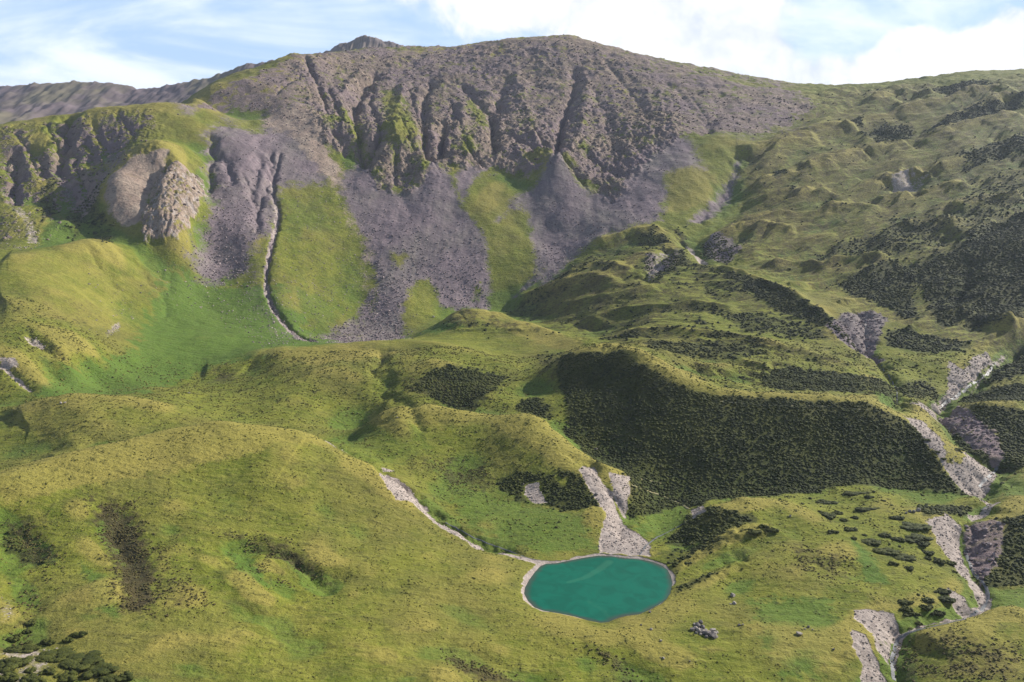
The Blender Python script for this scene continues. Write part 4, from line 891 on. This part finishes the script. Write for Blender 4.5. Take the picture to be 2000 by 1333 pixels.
# ------------------------------------------------------------------ stones
def stonemat(name, a, b, dk):
    m_, n_, b_ = newmat(name); gg = n_.add('ShaderNodeNewGeometry'); g = gg.outputs['Position']; rnd = gg.outputs['Random Per Island']
    c = n_.mix(rnd, a, b); c = n_.mix(n_.m('MULTIPLY', n_.ss(n_.noise(g, 1.8, 5, .7), .45, .65), .6), c, dk)
    n_.put(b_.inputs['Base Color'], c)
    bp = n_.add('ShaderNodeBump'); bp.inputs['Distance'].default_value = .12; n_.put(bp.inputs['Height'], n_.noise(g, 5, 5, .65)); n_.l.new(bp.outputs[0], b_.inputs['Normal'])
    return m_
MST = stonemat('scree_stone', (.13, .10, .105), (.36, .29, .285), (.11, .088, .092)); MGR = stonemat('pale_gravel_stone', (.15, .125, .115), (.52, .44, .39), (.16, .135, .12)); MRK = stonemat('crag_rock', (.10, .078, .072), (.26, .20, .165), (.06, .048, .043))
rocks = [ico(1, 90 + i, .75, .10, ang=True) for i in range(8)]
pos, _ = scatter(CH['scree'] * (.10 + sstep(930, 760, GY)) * sstep(.15, .6, CH['scree'] + n2 * .3), 10000)
o = tile(rocks, pos, rng.uniform(.3, 1.0, len(pos)) ** 2.5 * 1.5, 'scree_stones', MST, False, .3)
tag(o, 'loose purple grey scree stones spilling down below the mountain cliffs', 'scree', kind='stuff')
pos, _ = scatter(CH['rock'] * mc * sstep(-.1, .4, n2 + n1 * .5) + CH['rock'] * ml * .3 + CH['rock'] * (.05 + 1.1 * sstep(.12, .4, n2 * .8 + n1) * (GY < 1330) * .6), 4800)
o = tile(rocks, pos, rng.uniform(.5, 1.0, len(pos)) ** 2.4 * 2.9, 'crag_blocks', MRK, False, .45)
tag(o, 'broken dark rock blocks studding the cliffs and crags of the mountain', 'rocks', kind='stuff')
pos, _ = scatter(CH['gravel'] * (GY < 700) * (LSD > 4), 8000)
o = tile(rocks, pos, rng.uniform(.3, 1.0, len(pos)) ** 3 * .5 * (.5 + pos[:, 1] / 500), 'gravel_stones', MGR, False, .3)
tag(o, 'pale pinkish gravel and cobbles in the stream beds, slides and fan above the lake', 'gravel', kind='stuff')
sprink = np.zeros(H.shape, np.float32)
for p_ in ([(380,480),(640,480),(800,560),(790,670),(520,680),(300,560)], [(560,300),(680,300),(760,460),(700,560),(560,480)], [(0,360),(90,440),(60,490),(0,490)], [(200,530),(250,600),(210,660),(180,640)], [(520,210),(650,210),(690,340),(540,300)]):
    sl, q = region(p_, 30, 20); sprink[sl] = np.maximum(sprink[sl], q)
pos, _ = scatter(sprink, 3200)
o = tile(rocks, pos, rng.uniform(.4, 1.0, len(pos)) ** 2 * 1.1, 'meadow_stones', MGR, False, .3)
tag(o, 'small pale stones strewn over the green slope at the foot of the scree', 'stones', kind='stuff')

# ------------------------------------------------------------------ boulders (individual things)
MB_ = stonemat('boulder_rock', (.20, .175, .16), (.34, .30, .265), (.09, .08, .075)); MBD = stonemat('dark_boulder_rock', (.13, .115, .11), (.20, .175, .165), (.07, .065, .06))
def boulder_mesh(seed, dark=False):
    TV, TF = ico(3, seed, .82, .018, ang=True)
    me = bpy.data.meshes.new('boulder'); me.from_pydata(TV.tolist(), [], TF.tolist()); me.materials.append(MBD if dark else MB_)
    for p in me.polygons: p.use_smooth = False
    return me
BM = [boulder_mesh(200 + i) for i in range(7)]; BMD = [boulder_mesh(220 + i, True) for i in range(3)]
def boulder(u, v, px, label, dark=False, group=None, asp=(1, 1, 1), name='boulder'):
    x, y, z = ray_fine(u, v); r = px * y / FPX / 2
    me = random.choice(BMD if dark else BM); o = bpy.data.objects.new(name, me); COL.objects.link(o)
    o.location = (x, y, z + r * .45); o.scale = (r * asp[0], r * asp[1], r * asp[2]); o.rotation_euler = (random.uniform(-.3, .3), random.uniform(-.3, .3), random.uniform(0, 6.28))
    return tag(o, label, 'boulder', group)
boulder(1431, 1165, 11, 'tall pale boulder on the mound right of the lake, upper one of a close pair')
boulder(1434, 1180, 9.5, 'rounded pale boulder just below another one on the grass right of the lake')
boulder(1427, 1181, 4.5, 'small flat stone touching the lower boulder of the pair right of the lake', asp=(1.4, .9, .5))
boulder(1561, 1242, 14, 'largest lone boulder, greenish grey and rounded, on the bright green meadow', asp=(1.05, 1, .8))
boulder(1579, 1226, 6, 'dark boulder behind the large rounded one on the green meadow', dark=True); boulder(1572, 1230, 4, 'low stone left of the dark boulder on the green meadow', dark=True, asp=(1.6, 1, .5)); boulder(1587, 1231, 4, 'small pale stone right of the dark boulder on the green meadow')
boulder(1444, 1223, 7, 'dark low boulder on the grass to the right of the boulder heap', dark=True, asp=(1.2, 1, .8)); boulder(1451, 1221, 4.5, 'small upright stone leaning at the right end of the dark low boulder')
boulder(1272, 1231, 6.5, 'two-toned small boulder on the grass below the lake'); boulder(1291, 1253, 6, 'small half-sunk boulder on the near meadow below the lake'); boulder(1296, 1287, 6.5, 'pale flat boulder lowest on the near meadow, below the others', asp=(1.2, 1, .7)); boulder(1290, 1286, 3.5, 'tiny stone beside the pale flat boulder on the near meadow')
boulder(1269, 1197, 6.5, 'dark stone at the water edge on the right shore of the lake', dark=True, asp=(1.2, 1, .7)); boulder(1252, 1222, 5, 'dark stone in the green grass below the right shore', dark=True)
boulder(1628, 1270, 5, 'small dark stone alone on the grass towards the gravel pit', dark=True); boulder(1347, 1294, 4, 'tiny brown stone in the lower meadow', dark=True)
boulder(1793, 999, 11, 'pale upright boulder of the group on the grass shelf below the dark slope'); boulder(1785, 1001, 9, 'broad boulder in the middle of the group on the grass shelf'); boulder(1777, 1001, 8, 'dark left boulder of the group on the grass shelf', dark=True); boulder(1770, 1003, 5, 'low stone at the left end of the group on the grass shelf', dark=True)
boulder(1543, 1010, 6, 'pale slab on the saddle at the top of the lake-side mound', asp=(.8, .8, 1.3)); boulder(1022, 952 - 4, 4, 'small pale boulder at the edge of the scrub gap')
boulder(119, 789, 6, 'left white stone of two on the rounded hill at the left'); boulder(127, 788, 6, 'right white stone of two on the rounded hill at the left'); boulder(847, 620, 5, 'white stone on the grass tongue at the foot of the scree')
boulder(275, 573, 4, 'white stone on the left meadow slope, lower of two'); boulder(276, 572 - 12, 4, 'white stone on the left meadow slope, upper of two')
boulder(369 + 0, 769, 5, 'lone pale stone on the green slope between the rounded hills'); boulder(1164, 880, 8, 'dark rock at the head of the gravel chute', dark=True)
boulder(1164 + 0, 968, 8, 'dark boulder lying on the pale gravel chute above the lake', dark=True); boulder(776, 817, 4, 'pale stone on the crest of the middle hill')
# heap of boulders
HEAP = ['boulder leaning left of the tall dark one at the back of the heap', 'small stone outermost at the back left of the boulder heap', 'leftmost boulder of the heap, lowest row', 'boulder second from the left end of the heap', 'boulder directly in front of the tall dark one of the heap', 'large boulder at the front of the left half of the heap', 'boulder on the upper edge of the heap just right of the tall dark one', 'boulder right beside the large front one in the left half of the heap', 'front edge boulder left of the middle of the heap', 'boulder in the very centre of the heap', 'large front edge boulder right of the middle of the heap', 'boulder filling the gap right of the centre of the heap', 'upper edge boulder where the right half of the heap begins', 'upper edge boulder near the right end of the heap', 'boulder in the middle of the right half of the heap', 'rightmost big boulder of the heap', 'lowest boulder at the right front corner of the heap', 'boulder tucked right of the lowest one at the right front corner of the heap', 'boulder left of the lowest one on the right front edge of the heap', 'small stone at the left front corner of the heap', 'small stone lying in front of the heap near its middle', 'small stone outermost to the upper right of the heap', 'small stone between the back left stone and the left end of the heap', 'small stone in front of the left half of the heap']
hp = [(1368,1218,11),(1362,1222,8),(1357,1222,6),(1352,1232,8),(1359,1230,8),(1363,1226,9),(1366,1234,10),(1372,1228,9),(1371,1236,9),(1375,1240,8),(1378,1234,8),(1381,1241,10),(1385,1238,9),(1388,1234,7),(1393,1233,9),(1391,1240,9),(1396,1240,8),(1394,1246,10),(1398,1245,8),(1387,1244,8),(1360,1238,5),(1380,1246,6),(1400,1238,6),(1356,1227,5),(1368,1241,5)]
for i, (u, v, px) in enumerate(hp):
    if i == 0: boulder(u, v, px, 'tallest dark boulder standing at the back of the boulder heap', dark=True, group='boulders of the heap on the meadow')
    else: boulder(u, v, px * 1.3, HEAP[i - 1], dark=i % 2 == 1, group='boulders of the heap on the meadow')

# ------------------------------------------------------------------ separate shrubs that can be told apart
def shrub_mesh(seed, lumps, long):
    r_ = np.random.default_rng(seed); Vs, Fs, off = [], [], 0
    for k in range(lumps):
        TV, TF = bushes[k % 5]; a = r_.uniform(0, 6.28); d = math.sqrt(r_.uniform(0, .75)) * (.75 + .25 * math.sin(3 * a + seed)); sc = r_.uniform(.15, .30)
        Vs.append(TV * sc * np.array([1, 1, r_.uniform(1.2, 2.4)]) + np.array([math.cos(a) * d * long, math.sin(a) * d / 1.0, .12])); Fs.append(TF + off); off += len(TV)
    # leaf sprays: small tilted quads all over the lumps
    V_ = np.concatenate(Vs); n_ = 420; k = r_.integers(0, len(V_), n_); c = V_[k] * 1.03 + r_.normal(size=(n_, 3)) * .03; a = r_.normal(size=(n_, 3)) * .055; b = r_.normal(size=(n_, 3)) * .055
    LV = np.stack([c - a, c + b, c + a], 1).reshape(-1, 3); LF = np.arange(n_ * 3).reshape(-1, 3) + off
    me = bpy.data.meshes.new('shrub'); me.from_pydata(np.concatenate([V_, LV]).tolist(), [], np.concatenate(Fs + [LF]).tolist()); me.materials.append(MLEAF)
    for p in me.polygons: p.use_smooth = True
    return me
SM = [shrub_mesh(300 + i, 30 + i * 2, 1.1) for i in range(6)]
def shrub(u, v, wpx, hpx, label=None, group='separate rhododendron bushes on the grass shelf'):
    x, y, z = ray_fine(u, v); m1 = y / FPX; rx = wpx * m1 / 2 * 1.1; ry = hpx * m1 / 2 * 2.0
    o = bpy.data.objects.new('rhododendron_shrub', random.choice(SM)); COL.objects.link(o); o.location = (x, y, z); o.scale = (rx, ry, min(rx, 2.6) * .95); o.rotation_euler = (0, 0, random.uniform(-.25, .25))
    tag(o, label or 'small dark rounded rhododendron bush among its neighbours on the grass shelf right of the lake', 'shrub', group)
SH = [(1668,966,60,11,'long dark bush highest on the grass shelf, just below the dark slope'),(1697,973,18,7,'small bush under the right end of the highest long bush'),(1612,983,46,13,'dark bush at the left edge of the shelf below the slope'),(1616,1008,30,24,'round dense dark bush on the mound behind the crest'),(1634,1004,24,10,None),(1648,1018,18,8,None),(1668,1013,16,7,None),
      (1690,997,58,10,'flat spreading bush row left of the pale boulder group'),(1752,1014,34,10,'bush just below the pale boulder group'),(1627,1041,24,8,'small oval bush alone, left of a similar one'),(1660,1036,30,10,'oval bush with a notch, right of the small lone oval one'),(1668,1053,14,7,None),(1688,1047,12,6,None),
      (1783,1030,68,24,'big domed bush beside the top of the gravel bank'),(1790,1052,58,26,'broad dark bush in the middle of the shrub belt'),(1700,1061,48,18,'oval bush at the left end of the shrub belt'),(1728,1048,30,11,None),(1754,1056,34,12,None),(1730,1080,60,20,'long slanting bush above the bright green hollow, left half'),(1765,1092,56,20,'long slanting bush above the bright green hollow, right half'),
      (1800,1064,30,14,None),(1812,1082,26,12,None),(1832,1098,24,15,'round bush nearest to the middle of the gravel bank'),(1775,1112,20,9,None),(1856,1102,20,12,'bush perched on the gravel bank'),(1864,1118,12,7,None),(1745,1103,20,8,None),(1812,1092,16,9,None),
      (1838,1158,42,11,'long bush above the small pale slide near the stream'),(1812,1176,30,12,'bush left of the long one near the lower stream bend'),(1846,1174,44,15,'large bush left of the pale slide near the lower stream bend'),(1766,1180,36,9,None),(1768,1192,28,12,None),(1808,1189,30,10,None),(1780,1202,36,10,None),(1830,1200,36,9,None),(1793,1219,16,9,'small bush nearest to the lower stream'),
      (1470,1040,32,12,'dark bush left on the crest of the lake-side mound'),(1508,1038,26,9,'dark bush right on the crest of the lake-side mound'),(1492,1030,20,8,None),(1835,1002 - 8,34,16,'bush at the top of the gravel bank by the stream'),(1855,995,30,16,None),(1872,880,22,10,None),(1808,858 + 4,16,8,None),(1828,884,14,8,None),(1842,898,12,6,None)]
SHL = ['small bush touching the right side of the round dense one on the mound', 'low bush two steps right of the round dense one, upper of two', 'low bush two steps right of the round dense one, right of two', 'small bush below the oval one with a notch', 'tiny bush between the notched oval one and the shrub belt', 'bush at the upper left rim of the shrub belt', 'bush at the upper middle of the shrub belt', 'bush right of the broad middle one in the shrub belt', 'bush between the shrub belt and the gravel bank', 'small bush below the right half of the long slanting one', 'tiny bush below the one perched on the gravel bank', 'small bush below the left half of the long slanting one', 'small bush between the long slanting one and the gravel bank', 'bush furthest left of the row above the lower stream bend, upper', 'bush furthest left of the row above the lower stream bend, second down', 'bush in the middle of the group above the lower stream bend', 'lowest left bush of the group above the lower stream bend', 'lowest right bush of the group above the lower stream bend', 'tiny bush between the two on the crest of the lake-side mound', 'bush at the head of the gravel bank, right beside the stream', 'bush highest on the long pale slide below the dark slope, right one', 'bush highest on the long pale slide below the dark slope, left one', 'bush in the middle of the long pale slide', 'lowest bush on the long pale slide']
q_ = iter(SHL)
for u, v, w, h, l in SH: shrub(u, v, w, h, l or next(q_, None))
# bushes of the near left corner
COR = iter(['bush in front of the largest one in the near left corner', 'bush at the picture edge bottom, second from the left corner', 'bush in the very bottom left corner', 'small bush above the left side of the near corner group', 'flat bush above the wide flat one in the near left corner', 'tiny bush right of the upper left edge in the near left corner', 'small bush at the left edge above the near corner group', 'small bush low in the line climbing from the near left corner', 'second bush from the top of the line climbing from the near left corner', 'small bush between the large edge one and the large middle one of the near corner', 'bush below the large middle one of the near left corner', 'bush in front of the right end of the near corner group'])
for i, (u, v, w, h, l) in enumerate([(40,1272,62,18,'wide flat bush in the near left corner, uppermost of the large ones'),(22,1300,50,28,'large bush at the left edge of the near corner'),(105,1285,64,32,'large bush in the middle of the near left corner'),(155,1295,70,38,'largest green bush of the near left corner'),(190,1310,58,30,'bush at the right end of the near left corner group'),(130,1322,40,22,None),(60,1330,50,16,None),(15,1326,40,16,None),(240,1326,36,14,'small bush furthest right of the near left corner group'),
     (152,1244,30,9,'small bush above the near corner group, right'),(133,1252,18,8,None),(92,1258,30,8,None),(55,1258,14,6,None),(24,1252,24,9,None),(35,1243,14,6,None),(52,1236,18,8,None),(60,1218,16,12,'topmost bush of the line climbing from the near left corner'),(58,1312,20,10,None),(95,1315,26,12,None),(210,1330,40,20,None)]):
    shrub(u, v, w * 1.25, h * 1.15, l or next(COR, 'low dark bush in the near left corner'), 'bushes in the near left corner')

# ------------------------------------------------------------------ streams and trails
def ribbon(name, pts, width, mat, lift=.12, wob=.3, ymin=0):
    W_ = [];
    for i in range(len(pts) - 1):
        a, b = pts[i], pts[i+1]; k = max(1, int(math.hypot(b[0]-a[0], b[1]-a[1]) // 4))
        for j in range(k): W_.append(ray_fine(a[0] + (b[0]-a[0]) * j / k, a[1] + (b[1]-a[1]) * j / k, ymin)[:2])
    W_ = np.array(W_)
    keep = [0]
    for i in range(1, len(W_)):
        if np.linalg.norm(W_[i] - W_[keep[-1]]) < 60: keep.append(i)
    W_ = W_[keep]
    for _ in range(2): W_[1:-1] = (W_[:-2] + 2 * W_[1:-1] + W_[2:]) / 4
    T_ = np.gradient(W_, axis=0); T_ /= np.linalg.norm(T_, axis=1)[:, None] + 1e-9; N_ = np.stack([-T_[:, 1], T_[:, 0]], -1)
    ww = width * .5 * (1 + .35 * fbm(np.arange(len(W_)) / 4.0, np.zeros(len(W_)), 2)); W_ = W_ + N_ * (fbm(np.arange(len(W_)) / 5.0, np.ones(len(W_)) * 3, 2) * wob)[:, None]
    V_ = []
    for q in (-1, -.4, .4, 1):
        p = W_ + N_ * (ww * q)[:, None]; V_.append(np.column_stack([p, ground_z(p[:, 0], p[:, 1]) + lift * (1.3 - abs(q))]))
    n_ = len(W_); V_ = np.concatenate(V_); F_ = [(q * n_ + i, q * n_ + i + 1, (q + 1) * n_ + i + 1, (q + 1) * n_ + i) for q in range(3) for i in range(n_ - 1)]
    return structure(mesh_np(name, V_, np.array(F_), mat))
MW = simple('stream_water', (.06, .065, .072), (.20, .20, .205), 2.6, .55, .2, .05); MP = simple('trodden_earth', (.25, .23, .10), (.34, .29, .17), .5)
ribbon('stream', [(1692,625),(1690,650),(1694,672),(1690,700)], 1.26, MW); ribbon('stream', [(1715,706),(1735,735),(1752,762),(1752,795)], 0.84, MW)
ribbon('stream', [(1945,710),(1925,735),(1900,750),(1870,775),(1840,792),(1828,806)], 1.40, MW); ribbon('stream', [(1948,915),(1935,930),(1916,945),(1912,958)], 1.40, MW)
ribbon('stream', [(1935,985),(1915,1000)], 0.98, MW)
ribbon('stream', [(1885,1075),(1900,1120),(1925,1145),(1932,1165),(1920,1190),(1885,1210),(1830,1222),(1770,1238),(1752,1250),(1742,1290),(1745,1333)], 1.19, MW)
ribbon('stream', [(1345,1018),(1310,1037),(1280,1052),(1262,1066),(1255,1078),(1245,1090)], 0.84, MW); ribbon('stream', [(870,1022),(930,1054),(1000,1080),(1050,1097)], 0.49, MW, wob=.2)
ribbon('footpath', [(1225,945),(1260,958),(1300,972),(1330,985),(1350,998)], .9, MP, .25); ribbon('footpath', [(1240,934),(1270,940),(1300,948)], .7, MP, .25)
ribbon('footpath', [(1400,540 + 245),(1500,793),(1600,795),(1700,803)], .8, MP, .2)

# ------------------------------------------------------------------ air
def haze():
    me = bpy.data.meshes.new('haze'); x, y0, y1, z0, z1 = 3300, -120, 3500, -190, 860
    vs = [(a, b, c) for a in (-x, x) for b in (y0, y1) for c in (z0, z1)]
    me.from_pydata(vs, [], [(0,1,3,2),(4,6,7,5),(0,4,5,1),(2,3,7,6),(0,2,6,4),(1,5,7,3)]); o = bpy.data.objects.new('haze', me); COL.objects.link(o)
    m_ = bpy.data.materials.new('haze_air'); m_.use_nodes = True; t = m_.node_tree; t.nodes.clear()
    v = t.nodes.new('ShaderNodeVolumePrincipled'); v.inputs['Color'].default_value = (.72, .80, 1, 1); v.inputs['Density'].default_value = .000055; v.inputs['Anisotropy'].default_value = .1
    ou = t.nodes.new('ShaderNodeOutputMaterial'); t.links.new(v.outputs[0], ou.inputs['Volume']); me.materials.append(m_); o['kind'] = 'stuff'; o['label'] = 'thin bluish mountain haze between the viewer and the far ridges'; o['category'] = 'haze'
haze()
